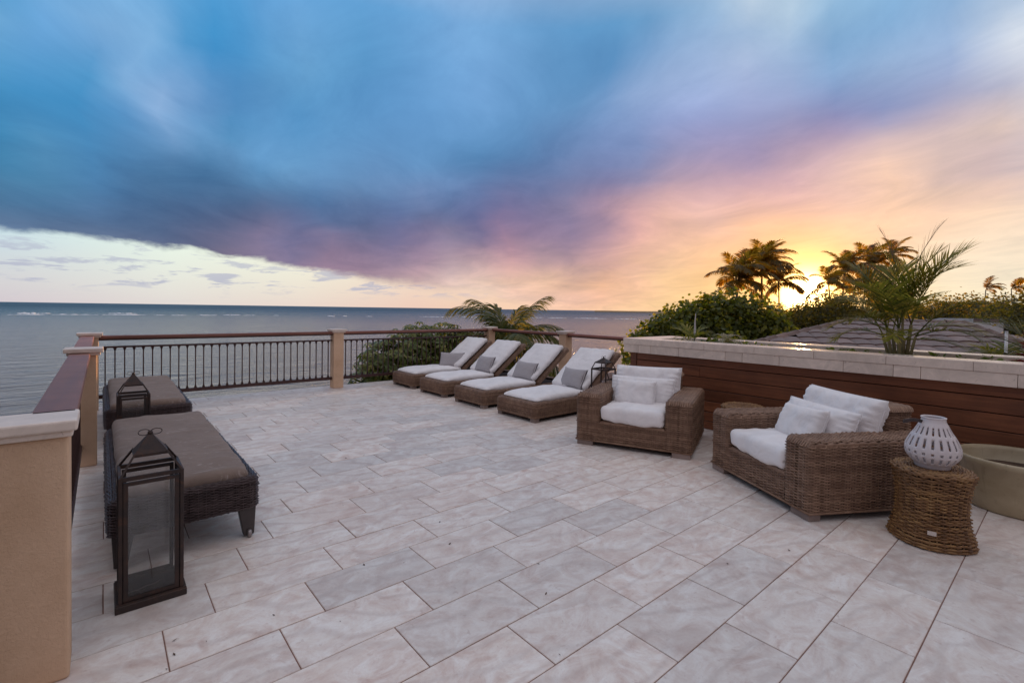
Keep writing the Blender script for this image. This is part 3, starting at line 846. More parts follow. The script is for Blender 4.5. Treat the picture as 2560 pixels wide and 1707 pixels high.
full = tile_mb(0, TL, 0, TW, TL / 2, TW / 2)
tile_me = full.mesh('tile', M['tile'])
tiles = []
for i in range(-17, 22):
    va = TV0 + TW * i
    vb = va + TW
    if vb > V1:
        vb = V1
    if va >= V1 - 0.02:
        continue
    off = TU0 + TST * i
    k0 = int(math.floor((U0 - off) / TL))
    k = k0
    while True:
        ua = off + TL * k
        ub = ua + TL
        k += 1
        lim = U1 if va >= VBAR - 0.05 else UB + 0.02
        if ua >= lim - 0.01:
            break
        a, b = max(ua, U0), min(ub, lim)
        if b - a < 0.02:
            continue
        cx, cy = (a + b) / 2, (va + vb) / 2
        x, y, dpt = to_px(cx, cy, 0)
        vis = dpt > 0.3 and -150 < x < 2710 and y < 1900
        tiles.append((0 if vis else 1, math.hypot(cx, cy), a, b, va, vb))
tiles.sort()
rest = MB()
for n_, (far, dist, a, b, va, vb) in enumerate(tiles):
    cx, cy = (a + b) / 2, (va + vb) / 2
    if n_ < 298:
        if b - a > TL - 0.001 and vb - va > TW - 0.001:
            o = link('tile', tile_me, floor)
        else:
            o = link('tile', tile_mb(a, b, va, vb, cx, cy).mesh('tile', M['tile']), floor)
        o.location = (cx, cy, rng.uniform(-0.0010, 0.0010))
        o.rotation_euler = (rng.uniform(-.0012, .0012), rng.uniform(-.0012, .0012), rng.choice((0, 0, 0)) + rng.uniform(-.001, .001))
        add_bevel(o, 0.0022, 1)
    else:
        t = tile_mb(a, b, va, vb, 0, 0)
        rest.add(t.v, t.f)
if rest.v:
    o = rest.build('outer_tiles', M['tile'], floor)
    o['kind'] = 'stuff'

# ------------------------------------------------------------------ posts
POST_T = 1.02


def post(name, x, y, label, w=0.185, capw=0.275, top=POST_T, group='stucco posts of the terrace railing'):
    t = empty(name, (x, y, 0), 0, label, 'post', group)
    b = MB()
    h = w / 2
    b.box(-h, h, -h, h, 0, top)
    s = b.build('shaft', M['stucco'], t, bevel=0.008, seg=2)
    b = MB()
    c = capw / 2
    b.box(-c + .02, c - .02, -c + .02, c - .02, top, top + 0.026)
    b.hexa([(-c, -c, top + .026), (c, -c, top + .026), (c, c, top + .026), (-c, c, top + .026)],
           [(-c, -c, top + .064), (c, -c, top + .064), (c, c, top + .064), (-c, c, top + .064)])
    b.build('cap', M['cap'], t, bevel=0.006, seg=2)
    return t


VR = 8.93
UL = -0.125
UR = 7.02
post('railing_post', UL, 5.96, 'stucco post with pale cap halfway along the left railing')
post('railing_post', UL, VR, 'stucco post with pale cap at the sea corner behind the dark loungers')
post('railing_post', 3.33, VR, 'stucco post with pale cap in the middle of the rear railing, clear of furniture')
post('railing_post', 6.90, VR, 'stucco post with pale cap at the corner in front of the palm')
post('railing_post', UR, 6.62, 'stucco post with pale cap behind the two nearest white loungers')
# near wall end at the left edge of the picture
t = empty('parapet_wall', (0, 0, 0), 0, 'thick beige stucco wall end with stone cap in the near left corner', 'wall')
m = MB()
m.box(-1.6, -0.098, 2.585, 2.775, 0, 0.972)
m.build('wall_body', M['stucco'], t, bevel=0.014, seg=3)
m = MB()
m.box(-1.6, -0.086, 2.566, 2.794, 0.972, 0.998)
m.box(-1.6, -0.072, 2.548, 2.812, 0.998, 1.040)
m.build('cap', M['cap'], t, bevel=0.008, seg=2)


# ------------------------------------------------------------------ railings
def bal_mesh(z0, z1):
    b = MB()
    r = 0.0075
    b.box(-r, r, -r, r, z0, z1)
    for za, zb, s in ((z0, z0 + 0.045, 1), (z1, z1 - 0.04, -1)):
        w = 0.021
        lo = [(-w, -r, za), (w, -r, za), (w, r, za), (-w, r, za)]
        hi = [(-r, -r, zb), (r, -r, zb), (r, r, zb), (-r, r, zb)]
        if s > 0:
            b.hexa(lo, hi)
        else:
            b.hexa(hi, lo)
    return b.mesh('baluster', M['iron'])


BAL = bal_mesh(0.205, 0.862)


def railing(x0, y0, x1, y1, label, full=True, first=0.1, mat='rail'):
    L = math.hypot(x1 - x0, y1 - y0)
    a = math.atan2(y1 - y0, x1 - x0)
    t = empty('railing', (x0, y0, 0), a, label, 'railing', 'railing sections between the stucco posts')
    m_ = MB()
    m_.box(0, L, -0.072, 0.072, 0.998, 1.040)
    m_.build('top_rail', M[mat], t, bevel=0.007, seg=2)
    m_ = MB()
    m_.box(0, L, -0.03, 0.03, 0.972, 0.997)
    m_.build('rail_support', M['iron'], t)
    if full:
        m_ = MB()
        m_.box(0, L, -0.013, 0.013, 0.863, 0.890)
        m_.build('middle_rail', M['iron'], t)
        m_ = MB()
        m_.box(0, L, -0.016, 0.016, 0.150, 0.204)
        m_.build('bottom_rail', M['iron'], t)
        n = int(L / 0.1085)
        pitch = (L - 0.03) / n
        for i in range(n):
            link('baluster', BAL, t, (0.015 + pitch * (i + 0.5), 0, 0))
    return t


h = 0.0925
railing(-0.152, 2.775, -0.152, 5.96 - h, 'dark hardwood and iron railing on the left, nearest the camera', mat='rail')
railing(-0.152, 5.96 + h, -0.152, VR - h, 'dark hardwood and iron railing on the left, running to the sea corner', mat='rail')
railing(UL + h, VR, 3.33 - h, VR, 'long iron railing with open sea behind, left half of the rear side')
railing(3.33 + h, VR, 6.90 - h, VR, 'iron railing with leafy tree pressing behind its bars')
railing(6.90 + 0.06, VR - h, UR, 6.62 + h, 'plain hardwood rail without bars behind the white loungers', full=False)
railing(UR, 6.62 - h, UR, 4.36, 'short hardwood rail without bars ending at the planter', full=False)

# ------------------------------------------------------------------ planter / bar wall
pl = empty('planter_wall', (0, 0, 0), 0, 'long raised planter clad in dark wood planks with pale stone coping', 'planter')
VN = -2.2
m = MB()
m.box(5.965, 6.14, VN, VBAR, 0, 0.903)
m.box(6.80, 7.05, VN, VBAR, 0, 1.015)
m.box(6.14, 6.80, 3.93, VBAR, 0, 1.015)
m.box(5.965, 6.14, VN, VBAR, 0.903, 1.015)
m.build('core', M['stone'], pl)
m = MB()
m.box(6.14, 6.80, VN, 3.93, 0, 0.985)
m.build('soil', mat_simple('soil', (0.07, 0.045, 0.03), 0.95, 20, 0.4, 0.8, 0.02), pl)
m = MB()
m.box(5.958, 5.9645, VN, VBAR + .002, 0, 0.903)
m.build('backing', M['plankdark'], pl)
zs = [0.0, 0.107, 0.222, 0.358, 0.505, 0.655, 0.801, 0.901]
joints = {1: [1.7], 2: [3.1, 0.7], 3: [2.6], 4: [1.5], 5: [3.25, 0.6], 6: [2.2], 0: [2.5], 7: []}
for i in range(7):
    cuts = [VN] + sorted(joints[i]) + [4.17]
    cuts = [VN, 4.17] if i not in (2, 5) else [VN, 0.9 if i == 2 else 3.2, 4.17]
    for a, b in zip(cuts[:-1], cuts[1:]):
        m = MB()
        out = 0.0 if i > 1 else 0.016
        m.box(5.934 - out, 5.957, a + .0015 - (a + b) / 2, b - .0015 - (a + b) / 2, zs[i] + 0.004, zs[i + 1] - 0.004)
        o = m.build('plank', M['plank'], pl, bevel=0.003, seg=1, loc=(0, (a + b) / 2, 0))
m = MB()
m.box(5.928, 5.957, 4.176, VBAR + .01, 0, 0.901)
m.build('corner_board', M['plank'], pl, bevel=0.003, seg=1)
# left end face boards (v = VBAR side)
for i in range(7):
    m = MB()
    m.box(5.96, 7.04, VBAR + 0.002, VBAR + 0.022, zs[i] + .004, zs[i + 1] - .004)
    m.build('plank', M['plank'], pl, bevel=0.003, seg=1)
# fascia tiles and coping slabs
UC = 5.84
fj = [4.345, 4.091, 3.884, 3.46, 2.827, 2.62, 2.206, 1.585, 1.171, 0.965, 0.335, -0.08, -0.29, -0.91, -1.5, VN]
for a, b in zip(fj[:-1], fj[1:]):
    m = MB()
    m.box(UC + .006, 6.02, b - (a + b) / 2 + .0018, a - (a + b) / 2 - .0018, 0.9045, 1.0165)
    m.build('fascia_tile', M['stone'], pl, bevel=0.002, seg=1, loc=(0, (a + b) / 2, 0))
for a, b in ((6.022, 6.64), (6.642, 7.10)):
    m = MB()
    m.box(a, b, 4.22, 4.341, 0.9045, 1.0165)
    m.build('fascia_tile', M['stone'], pl, bevel=0.002, seg=1)
cj = [4.35, 3.722, 3.101, 2.48, 1.86, 1.229, 0.607, -0.02, -0.64, -1.26, VN]
for a, b in zip(cj[:-1], cj[1:]):
    for x0, x1 in ((UC, 6.15), (6.80, 7.10)):
        if x0 > 6 and a > 4:
            a_ = 4.35
        m = MB()
        m.box(x0 - (x0 + x1) / 2, x1 - (x0 + x1) / 2, b - (a + b) / 2 + .001, a - (a + b) / 2 - .001, 1.0175, 1.104)
        m.build('coping_slab', M['stone'], pl, bevel=0.004, seg=2, loc=((x0 + x1) / 2, (a + b) / 2, 0))
m = MB()
m.box(6.152, 6.798, 3.95, 4.349, 1.0175, 1.104)
m.build('coping_slab', M['stone'], pl, bevel=0.004, seg=2)

# ================================================================== wicker
def surf_normals(S, a, b):
    e = 1e-4
    p = S(a, b)
    da = S(a + e, b) - S(a - e, b)
    db = S(a, b + e) - S(a, b - e)
    n = np.cross(da, db)
    n /= np.maximum(np.linalg.norm(n, axis=-1, keepdims=True), 1e-9)
    return p, n


def weave(S, nstk, nrow, amp=0.0035, th=0.0035, fill=0.86, jit=0.0, rods=True, back=True, flip=False, sub=2, rodw=0.5):
    """plain weave over the patch S(a,b)->(...,3); strands run along a. Returns V, F, material index"""
    Vs, Fs, Ms = [], [], []
    n0 = 0
    A = np.arange(0, sub * nstk + 1) / (sub * nstk)
    ks = np.array([-1.0, -0.5, 0.5, 1.0]) * (0.5 * fill / nrow)
    pr = np.array([-0.3, 0.85, 0.85, -0.3]) * th
    sgn = -1.0 if flip else 1.0
    idx = np.arange(0, sub * nstk + 1)
    rows = np.arange(nrow)
    a2 = np.broadcast_to(A[None, :], (nrow, len(A)))
    bj = (rows[:, None] + 0.5) / nrow + np.zeros_like(a2)
    if jit:
        w = np.cumsum(nrg.randn(nrow, len(A)) * jit, axis=1)
        w -= np.linspace(0, 1, len(A))[None, :] * w[:, -1:]
        bj = bj + np.clip(w, -0.35, 0.35) / nrow
    off = amp * np.cos(PI * (idx[None, :] / sub) + PI * rows[:, None])
    if jit:
        off = off * (1 + 0.35 * nrg.randn(*off.shape))
    _, N = surf_normals(S, a2, bj)
    N = N * sgn
    allp = np.zeros((nrow, len(A), 4, 3))
    for k in range(4):
        P_ = S(a2, np.clip(bj + ks[k], 0, 1))
        allp[:, :, k, :] = P_ + N * (off + pr[k])[..., None]
    nA = len(A)
    base = (np.arange(nrow)[:, None, None] * nA + np.arange(nA - 1)[None, :, None]) * 4 + np.arange(3)[None, None, :]
    q = np.stack([base, base + 4, base + 5, base + 1], axis=-1).reshape(-1, 4)
    Vs.append(allp.reshape(-1, 3))
    Fs.append(q + n0)
    Ms.append(np.zeros(len(q)))
    n0 += allp.size // 3
    if rods:
        nb = max(3, min(14, nrow // 2))
        Bc = np.linspace(0, 1, nb)
        ac = np.arange(0, nstk + 1) / nstk
        hw = 0.5 * rodw / nstk * 0.5
        aa = np.broadcast_to(ac[:, None], (len(ac), nb))
        bb = np.broadcast_to(Bc[None, :], (len(ac), nb))
        _, N = surf_normals(S, aa, bb)
        N = N * sgn
        R_ = np.zeros((len(ac), nb, 3, 3))
        for k, (o_, h_) in enumerate(((-1, -.6), (0, .8), (1, -.6))):
            R_[:, :, k, :] = S(np.clip(aa + o_ * hw, -1, 2), bb) + N * (h_ * amp * 0.7)
        base = (np.arange(len(ac))[:, None, None] * nb + np.arange(nb - 1)[None, :, None]) * 3 + np.arange(2)[None, None, :]
        q = np.stack([base, base + 3, base + 4, base + 1], axis=-1).reshape(-1, 4)
        Vs.append(R_.reshape(-1, 3))
        Fs.append(q + n0)
        Ms.append(np.zeros(len(q)))
        n0 += R_.size // 3
    if back:
        na_, nb = nstk * 1 + 1, 6
        aa = np.broadcast_to(np.linspace(0, 1, na_)[:, None], (na_, nb))
        bb = np.broadcast_to(np.linspace(0, 1, nb)[None, :], (na_, nb))
        P_, N = surf_normals(S, aa, bb)
        P_ = P_ - N * sgn * (amp + th * 0.8)
        base = np.arange(na_ - 1)[:, None] * nb + np.arange(nb - 1)[None, :]
        q = np.stack([base, base + nb, base + nb + 1, base + 1], axis=-1).reshape(-1, 4)
        Vs.append(P_.reshape(-1, 3))
        Fs.append(q + n0)
        Ms.append(np.ones(len(q)))
    return np.concatenate(Vs), np.concatenate(Fs), np.concatenate(Ms)


def join(parts):
    V, F, Mi, n = [], [], [], 0
    for v, f, m_ in parts:
        V.append(v)
        F.append(f + n)
        Mi.append(m_)
        n += len(v)
    return np.concatenate(V), np.concatenate(F), np.concatenate(Mi)


def rrect(x0, x1, y0, y1, r, nc=5):
    """rounded rectangle loop, counter-clockwise seen from above so that normals of (a along, b up) face out; starts mid-front"""
    pts = []
    for cx, cy, s in ((x1 - r, y0 + r, 270), (x1 - r, y1 - r, 0), (x0 + r, y1 - r, 90), (x0 + r, y0 + r, 180)):
        for k in range(nc + 1):
            t_ = rad(s + 90 * k / nc)
            pts.append((cx + r * math.cos(t_), cy + r * math.sin(t_)))
    pts = [((x0 + x1) / 2, y0)] + pts + [((x0 + x1) / 2, y0)]
    return np.array(pts)


def path_eval(P2, a, ref=None):
    """P2: (n,2) points; a in [0,1] by arclength of ref (or itself)"""
    Q = P2 if ref is None else ref
    s = np.concatenate([[0], np.cumsum(np.linalg.norm(np.diff(Q, axis=0), axis=1))])
    s /= s[-1]
    ac = np.clip(a, 0, 1)
    x = np.interp(ac, s, P2[:, 0])
    y = np.interp(ac, s, P2[:, 1])
    ex = np.where(a > 1, a - 1, np.where(a < 0, a, 0))
    # linear extension for the finite differences
    d1 = (P2[-1] - P2[-2]) / max(s[-1] - s[-2], 1e-9)
    d0 = (P2[1] - P2[0]) / max(s[1] - s[0], 1e-9)
    x = x + np.where(ex > 0, ex * d1[0], np.where(ex < 0, ex * d0[0], 0))
    y = y + np.where(ex > 0, ex * d1[1], np.where(ex < 0, ex * d0[1], 0))
    return x, y


def wall_surf(P2, z0, z1, bulge=0.0):
    def S(a, b):
        x, y = path_eval(P2, a)
        z = z0 + (z1 - z0) * b + 0 * x
        return np.stack([x, y, z], axis=-1)
    return S


def plen(P2):
    return float(np.sum(np.linalg.norm(np.diff(P2, axis=0), axis=1)))


def top_surf(x0, x1, y0, y1, zt, r, along='y', rb=None):
    """top of an arm with rounded edges; a runs along 'along', b across. rounding on both sides of b and at the start/end of a"""
    def S(a, b):
        if along == 'y':
            x = x1 + (x0 - x1) * b
            y = y0 + (y1 - y0) * a
        else:
            x = x0 + (x1 - x0) * a
            y = y0 + (y1 - y0) * b
        sx = np.maximum(0, x - (x1 - r)) - np.maximum(0, x0 + r - x)
        sy = np.maximum(0, y - (y1 - r)) - np.maximum(0, y0 + r - y)
        f_ = 1 / np.maximum(1, np.sqrt(sx * sx + sy * sy) / r)
        x = x - sx * (1 - f_)
        y = y - sy * (1 - f_)
        tx, ty = np.abs(sx * f_) / r, np.abs(sy * f_) / r
        d = np.sqrt(np.maximum(0, 1 - np.minimum(tx * tx + ty * ty, 1)))
        return np.stack([x, y, zt - r + r * d], axis=-1)
    return S


def ring_surf(x0, x1, y0, y1, r, w, zt, er):
    """rim: a round the loop, b from the outer edge inwards, outer edge rounded with radius er"""
    Po = rrect(x0, x1, y0, y1, r)
    Pi = rrect(x0 + w, x1 - w, y0 + w, y1 - w, max(r - w, 0.004))

    def S(a, b):
        xo, yo = path_eval(Po, a)
        xi, yi = path_eval(Pi, a, Po)
        # b: arc first
        arc = er * 1.3
        tot = arc + (w - er)
        s = b * tot
        th_ = np.clip(s / arc, 0, 1) * PI / 2
        ins = np.where(s < arc, er * (1 - np.cos(th_)), er + (s - arc)) / w
        z = zt - er + er * np.sin(th_)
        return np.stack([xo + (xi - xo) * ins, yo + (yi - yo) * ins, z], axis=-1)
    return S, plen(Po)


def wick_mesh(name, parts, mat):
    V, F, Mi = join(parts)
    return np_mesh(name, V, F, [mat, M['wickback']], Mi)


# ------------------------------------------------------------------ cushions
def cushion_mesh(name, L, W, T, r, mat, puff=0.02, wr=0.004, seed=0, n=(40, 30, 6), pinch=0.0, sag=None, piping=None, foot=0.0):
    """box cushion centred on the origin, x length L, y width W, z thickness T, edge radius r"""
    bm = bmesh.new()
    nx, ny, nz = n
    verts = {}

    def gv(i, j, k):
        key = (i, j, k)
        if key not in verts:
            verts[key] = bm.verts.new((i / nx * 2 - 1, j / ny * 2 - 1, k / nz * 2 - 1))
        return verts[key]
    for i in range(nx):
        for j in range(ny):
            bm.faces.new((gv(i, j, nz), gv(i + 1, j, nz), gv(i + 1, j + 1, nz), gv(i, j + 1, nz)))
            bm.faces.new((gv(i, j, 0), gv(i, j + 1, 0), gv(i + 1, j + 1, 0), gv(i + 1, j, 0)))
    for i in range(nx):
        for k in range(nz):
            bm.faces.new((gv(i, 0, k), gv(i + 1, 0, k), gv(i + 1, 0, k + 1), gv(i, 0, k + 1)))
            bm.faces.new((gv(i, ny, k), gv(i, ny, k + 1), gv(i + 1, ny, k + 1), gv(i + 1, ny, k)))
    for j in range(ny):
        for k in range(nz):
            bm.faces.new((gv(0, j, k), gv(0, j, k + 1), gv(0, j + 1, k + 1), gv(0, j + 1, k)))
            bm.faces.new((gv(nx, j, k), gv(nx, j + 1, k), gv(nx, j + 1, k + 1), gv(nx, j, k + 1)))
    for v in bm.verts:
        x, y, z = v.co
        X, Y, Z = x * L / 2, y * W / 2, z * T / 2
        cx = max(-L / 2 + r, min(L / 2 - r, X))
        cy = max(-W / 2 + r, min(W / 2 - r, Y))
        cz = max(-T / 2 + r, min(T / 2 - r, Z)) if T > 2 * r else 0.0
        d = Vector((X - cx, Y - cy, Z - cz))
        if T <= 2 * r:
            d.z = Z / (T / 2) * r if True else Z
        if d.length > 1e-9:
            d = d.normalized()
            sc_ = Vector((r, r, min(r, T / 2)))
            P_ = Vector((cx + d.x * sc_.x, cy + d.y * sc_.y, cz + d.z * sc_.z))
        else:
            P_ = Vector((X, Y, Z))
        ex, ey = min(1, abs(P_.x) / (L / 2)), min(1, abs(P_.y) / (W / 2))
        P_.z += (1 if z > 0 else -0.5 if z < 0 else 0) * puff * (1 - ex ** 3) * (1 - ey ** 3)
        if foot and x < 0 and z > 0:
            P_.z -= foot * (max(0, -P_.x - L / 2 + 0.35) / 0.35) ** 1.6
        if pinch:
            P_.x *= 1 - pinch * (1 - ey ** 2)
            P_.y *= 1 - pinch * (1 - ex ** 2)
        # wrinkles: stronger towards the edges
        e_ = max(ex, ey)
        q = Vector((P_.x * 3.2 + seed, P_.y * 3.2, P_.z * 3))
        nv = mnoise.fractal(q, 1.0, 2.0, 3)
        q2 = Vector((P_.x * 11 + seed, P_.y * 11 + seed, P_.z * 5))
        nv2 = mnoise.noise(q2)
        cr = mnoise.noise(Vector((math.atan2(P_.y, P_.x) * 7 + seed, seed * 3.1, abs(P_.z) * 2)))
        dd = nv * wr * 1.6 + nv2 * wr * (0.25 + e_ ** 4) + cr * wr * 1.2 * e_ ** 5
        P_ += Vector((d.x * 0.6, d.y * 0.6, (1 if z >= 0 else -1) * 1.0)) * dd
        v.co = P_
    me = bpy.data.meshes.new(name)
    bm.to_mesh(me)
    bm.free()
    me.materials.append(mat)
    me.polygons.foreach_set('use_smooth', [True] * len(me.polygons))
    return me


def pillow_mesh(name, L, W, T, mat, seed=0, wr=0.004, nx=36, ny=24, pinch=0.07, p=2.6):
    """throw pillow: x length, y height, z thickness; thin seam edge, full belly, puckered rim"""
    V, F = [], []

    def pt(i, j, s):
        x, y = i / nx * 2 - 1, j / ny * 2 - 1
        hx = max(0.0, 1 - abs(x) ** p)
        hy = max(0.0, 1 - abs(y) ** p)
        h = (hx * hy) ** 0.45
        X = x * L / 2 * (1 - pinch * (1 - y * y))
        Y = y * W / 2 * (1 - pinch * 1.3 * (1 - x * x))
        e_ = max(abs(x), abs(y))
        nz_ = mnoise.fractal(Vector((X * 5 + seed, Y * 5, s * 3.0)), 1.0, 2.0, 3)
        al = x if abs(y) > abs(x) else y
        pk = mnoise.noise(Vector((al * 13 + seed, s * 7.0 + seed, e_ * 1.5)))
        Z = s * T / 2 * h * (1 + 0.10 * nz_) + wr * s * h * 2 * nz_ + pk * wr * 2.4 * (e_ ** 3) * (1 - h * 0.3) * (1 if e_ < 0.985 else 0.25)
        return (X, Y, Z)
    idx = {}
    for s in (1, -1):
        for i in range(nx + 1):
            for j in range(ny + 1):
                edge_ = i in (0, nx) or j in (0, ny)
                if s == -1 and edge_:
                    idx[(i, j, s)] = idx[(i, j, 1)]
                else:
                    idx[(i, j, s)] = len(V)
                    V.append(pt(i, j, s))
    for i in range(nx):
        for j in range(ny):
            F.append((idx[i, j, 1], idx[i + 1, j, 1], idx[i + 1, j + 1, 1], idx[i, j + 1, 1]))
            F.append((idx[i, j, -1], idx[i, j + 1, -1], idx[i + 1, j + 1, -1], idx[i + 1, j, -1]))
    me = np_mesh(name, V, F, mat)
    return me


# ================================================================== white wicker loungers
CW, CL_, CZ = 0.80, 2.04, 0.252


def chaise_parts():
    parts = {}
    P2 = rrect(0, CL_, 0, CW, 0.045)
    n = int(plen(P2) / 0.042 / 2) * 2
    S, L = ring_surf(0, CL_, 0, CW, 0.045, 0.10, CZ, 0.022)
    parts['wicker_base'] = wick_mesh('wicker_base', [
        weave(wall_surf(P2, 0.052, CZ - 0.020), n, 20, 0.0065, 0.0036, fill=1.05, jit=0.03),
        weave(S, n, 14, 0.0052, 0.0034, fill=1.1, jit=0.03)], M['wick'])
    bp = rrect(0, 0.92, 0, 0.74, 0.03)
    nb = int(plen(bp) / 0.042 / 2) * 2
    S2, L2 = ring_surf(0, 0.92, 0, 0.74, 0.03, 0.09, 0.0, 0.015)
    S3, _ = ring_surf(0, 0.92, 0, 0.74, 0.03, 0.365, -0.055, 0.015)
    S3f = (lambda a, b: S3(a, b) * np.array([1, 1, 0]) + np.array([0, 0, -0.11]) - S3(a, b) * np.array([0, 0, 1]))
    parts['backrest'] = wick_mesh('backrest', [
        weave(wall_surf(bp, -0.055, -0.012), nb, 6, 0.003, 0.0034, fill=1.3),
        weave(S2, nb, 12, 0.003, 0.0034, fill=1.3),
        weave(S3f, nb, 24, 0.003, 0.0036, flip=True)], M['wick'])
    return parts


def deck_mesh():
    b = MB()
    b.box(0.09, CL_ - 0.09, 0.09, CW - 0.09, 0.10, CZ - 0.035)
    return b.mesh('slat_deck', M['wickback'])


cp = chaise_parts()
deck_me = deck_mesh()
foot_me = MB().box(-0.045, 0.045, -0.045, 0.045, 0, 0.052).mesh('foot', M['foot'])
seat_me = cushion_mesh('seat_pad', 1.06, 0.70, 0.085, 0.04, M['white'], puff=0.030, wr=0.006, seed=3.1, n=(44, 30, 6), foot=0.02)
back_me = cushion_mesh('back_pad', 0.88, 0.70, 0.085, 0.04, M['white'], puff=0.018, wr=0.005, seed=8.3, n=(38, 30, 6))
BA = math.atan2(0.50, 0.66)


def make_chaise():
    t = empty('sun_lounger')
    o = link('wicker_base', cp['wicker_base'], t)
    link('slat_deck', deck_me, t)
    for x in (0.06, CL_ - 0.06):
        for y in (0.06, CW - 0.06):
            f = link('foot', foot_me, t, (x, y, 0))
            add_bevel(f, 0.004, 1)
    link('seat_pad', seat_me, t, (0.07 + 0.53, CW / 2, CZ + 0.032))
    link('backrest', cp['backrest'], t, (1.13, 0.03, CZ + 0.035), (0, -BA, 0))
    bpd = link('back_pad', back_me, t)
    c_ = Vector((1.10, CW / 2, CZ + 0.045)) + Vector((math.cos(BA), 0, math.sin(BA))) * 0.44 + Vector((-math.sin(BA), 0, math.cos(BA))) * 0.052
    bpd.location = c_
    bpd.rotation_euler = (0, -BA, 0)
    m_ = MB()
    for y in (0.10, 0.70):
        m_.tube([(1.62, y, CZ + 0.30), (1.80, y, CZ + 0.0), (1.86, y, CZ - 0.05)], 0.010, 6)
    m_.tube([(1.80, 0.10, CZ + 0.02), (1.80, 0.70, CZ + 0.02)], 0.010, 6)
    m_.build('prop', M['foot'], t, smooth=True)
    return t


CH = [
    (4.345, 4.63, 'white cushioned wicker lounger nearest the camera, beside the armchair'),
    (4.345, 5.75, 'white cushioned wicker lounger, second from the armchair'),
    (4.345, 6.86, 'white cushioned wicker lounger, third from the armchair'),
    (4.345, 7.93, 'white cushioned wicker lounger farthest away, against the railing'),
]
ch0 = make_chaise()
for i, (x, y, lb) in enumerate(CH):
    o = ch0 if i == 0 else copy_tree(ch0)
    o.location = (x, y, 0)
    o.rotation_euler = (0, 0, [0.01, 0.0, 0.005, -0.005][i])
    props(o, lb, 'sun lounger', 'white wicker loungers in a row')
# striped pillows on the loungers
sp_me = pillow_mesh('striped_pillow', 0.50, 0.32, 0.14, M['stripe'], seed=2.2, wr=0.003)


def piping_mesh(L, W, T, sx, pinch=0.07):
    b = MB()
    if True:
        pts = []
        for k in range(13):
            y = k / 12 * 2 - 1
            pts.append((sx * L / 2 * (1 - pinch * (1 - y * y)), y * W / 2, 0))
        b.tube(pts, 0.0042, 6)
    return b.mesh('piping', M['piping'], True)


pip_me = [piping_mesh(0.50, 0.32, 0.14, s) for s in (-1, 1)]
PIL = [(1.13, 0.36, 0.12, -0.10, 0.02, 'grey striped pillow on the lounger beside the armchair'),
       (1.13, 0.34, 0.12, 0.05, -0.02, 'grey striped pillow on the second lounger from the armchair'),
       (1.13, 0.36, 0.12, -0.04, 0.02, 'grey striped pillow on the third lounger from the armchair'),
       (1.08, 0.34, 0.11, 0.75, 0.0, 'grey striped pillow turned sideways on the farthest white lounger')]
for (x, y, lb), (lx, ly, lz, yaw, roll, pl_) in zip(CH, PIL):
    t = link('striped_pillow', sp_me)
    # x axis of the pillow runs across the lounger, y axis up the slope
    tilt = rad(63)
    B = Matrix.Rotation(yaw, 4, 'Z') @ Matrix.Rotation(rad(-90), 4, 'Z') @ Matrix.Rotation(tilt, 4, 'X') @ Matrix.Rotation(roll, 4, 'Z')
    t.matrix_world = Matrix.Translation((x + lx, y + ly, CZ + 0.075 + lz + 0.02)) @ B
    props(t, pl_, 'pillow', 'striped pillows on the white loungers')
    for q in pip_me:
        link('piping', q, t)

# ================================================================== armchairs
AW, AD, AZT, ARM = 1.225, 1.15, 0.572, 0.262
BKT = 0.765


def armchair_meshes():
    P = {}
    r = 0.035
    ap = rrect(0, ARM, 0, AD, 0.04)
    n = int(plen(ap) / 0.043 / 2) * 2
    P['arm'] = wick_mesh('arm', [
        weave(wall_surf(ap, 0.058, AZT - r * 0.9), n, 46, 0.0080, 0.0042, fill=1.05, jit=0.02),
        weave(top_surf(0, ARM, 0, AD, AZT, r, 'y'), int(AD / 0.043 / 2) * 2, 24, 0.0072, 0.0042, fill=1.05, jit=0.02)], M['wick'])
    fp = np.array([(ARM - .01, 0.012), (AW - ARM + .01, 0.012)])
    P['front_panel'] = wick_mesh('front_panel', [
        weave(wall_surf(fp, 0.058, 0.262), 16, 19, 0.0080, 0.0042, fill=1.05, jit=0.02),
        weave(top_surf(ARM - .01, AW - ARM + .01, 0.012, 0.14, 0.278, 0.02, 'x'), 16, 14, 0.004, 0.0042, fill=1.35)], M['wick'])
    bp = rrect(0.26, AW - 0.26, 0.90, AD + 0.015, 0.05)
    nb = int(plen(bp) / 0.043 / 2) * 2
    P['back'] = wick_mesh('back', [
        weave(wall_surf(bp, 0.058, BKT - 0.036), nb, 64, 0.0080, 0.0042, fill=1.05, jit=0.02),
        weave(top_surf(0.235, AW - 0.235, 0.90, AD + 0.015, BKT, 0.04, 'x'), int(0.75 / 0.043 / 2) * 2, 30, 0.0044, 0.0042, fill=1.35)], M['wick'])
    return P


ac = armchair_meshes()
braid = MB()
for k, (xa, ya, xb, yb) in enumerate(((0, 0, AW, 0), (AW, 0, AW, AD), (AW, AD, 0, AD), (0, AD, 0, 0))):
    braid.tube([(xa, ya, 0.060), (xb, yb, 0.060)], 0.0095, 6)
braid_me = braid.mesh('bottom_braid', M['wick'], True)
afoot_me = MB().box(-0.09, 0.09, -0.05, 0.05, 0, 0.052).mesh('foot', M['foot'])
pan_me = MB().box(ARM, AW - ARM, 0.13, 0.92, 0.20, 0.275).mesh('seat_base', M['wickback'])
acush_me = cushion_mesh('seat_cushion', AW - 2 * ARM - 0.004, 0.92, 0.160, 0.05, M['white'], puff=0.026, wr=0.011, seed=5.5, n=(34, 40, 8))
bcush_me = pillow_mesh('back_cushion', 0.78, 0.42, 0.24, M['white'], seed=9.1, wr=0.010, nx=46, ny=30, pinch=0.03, p=5)


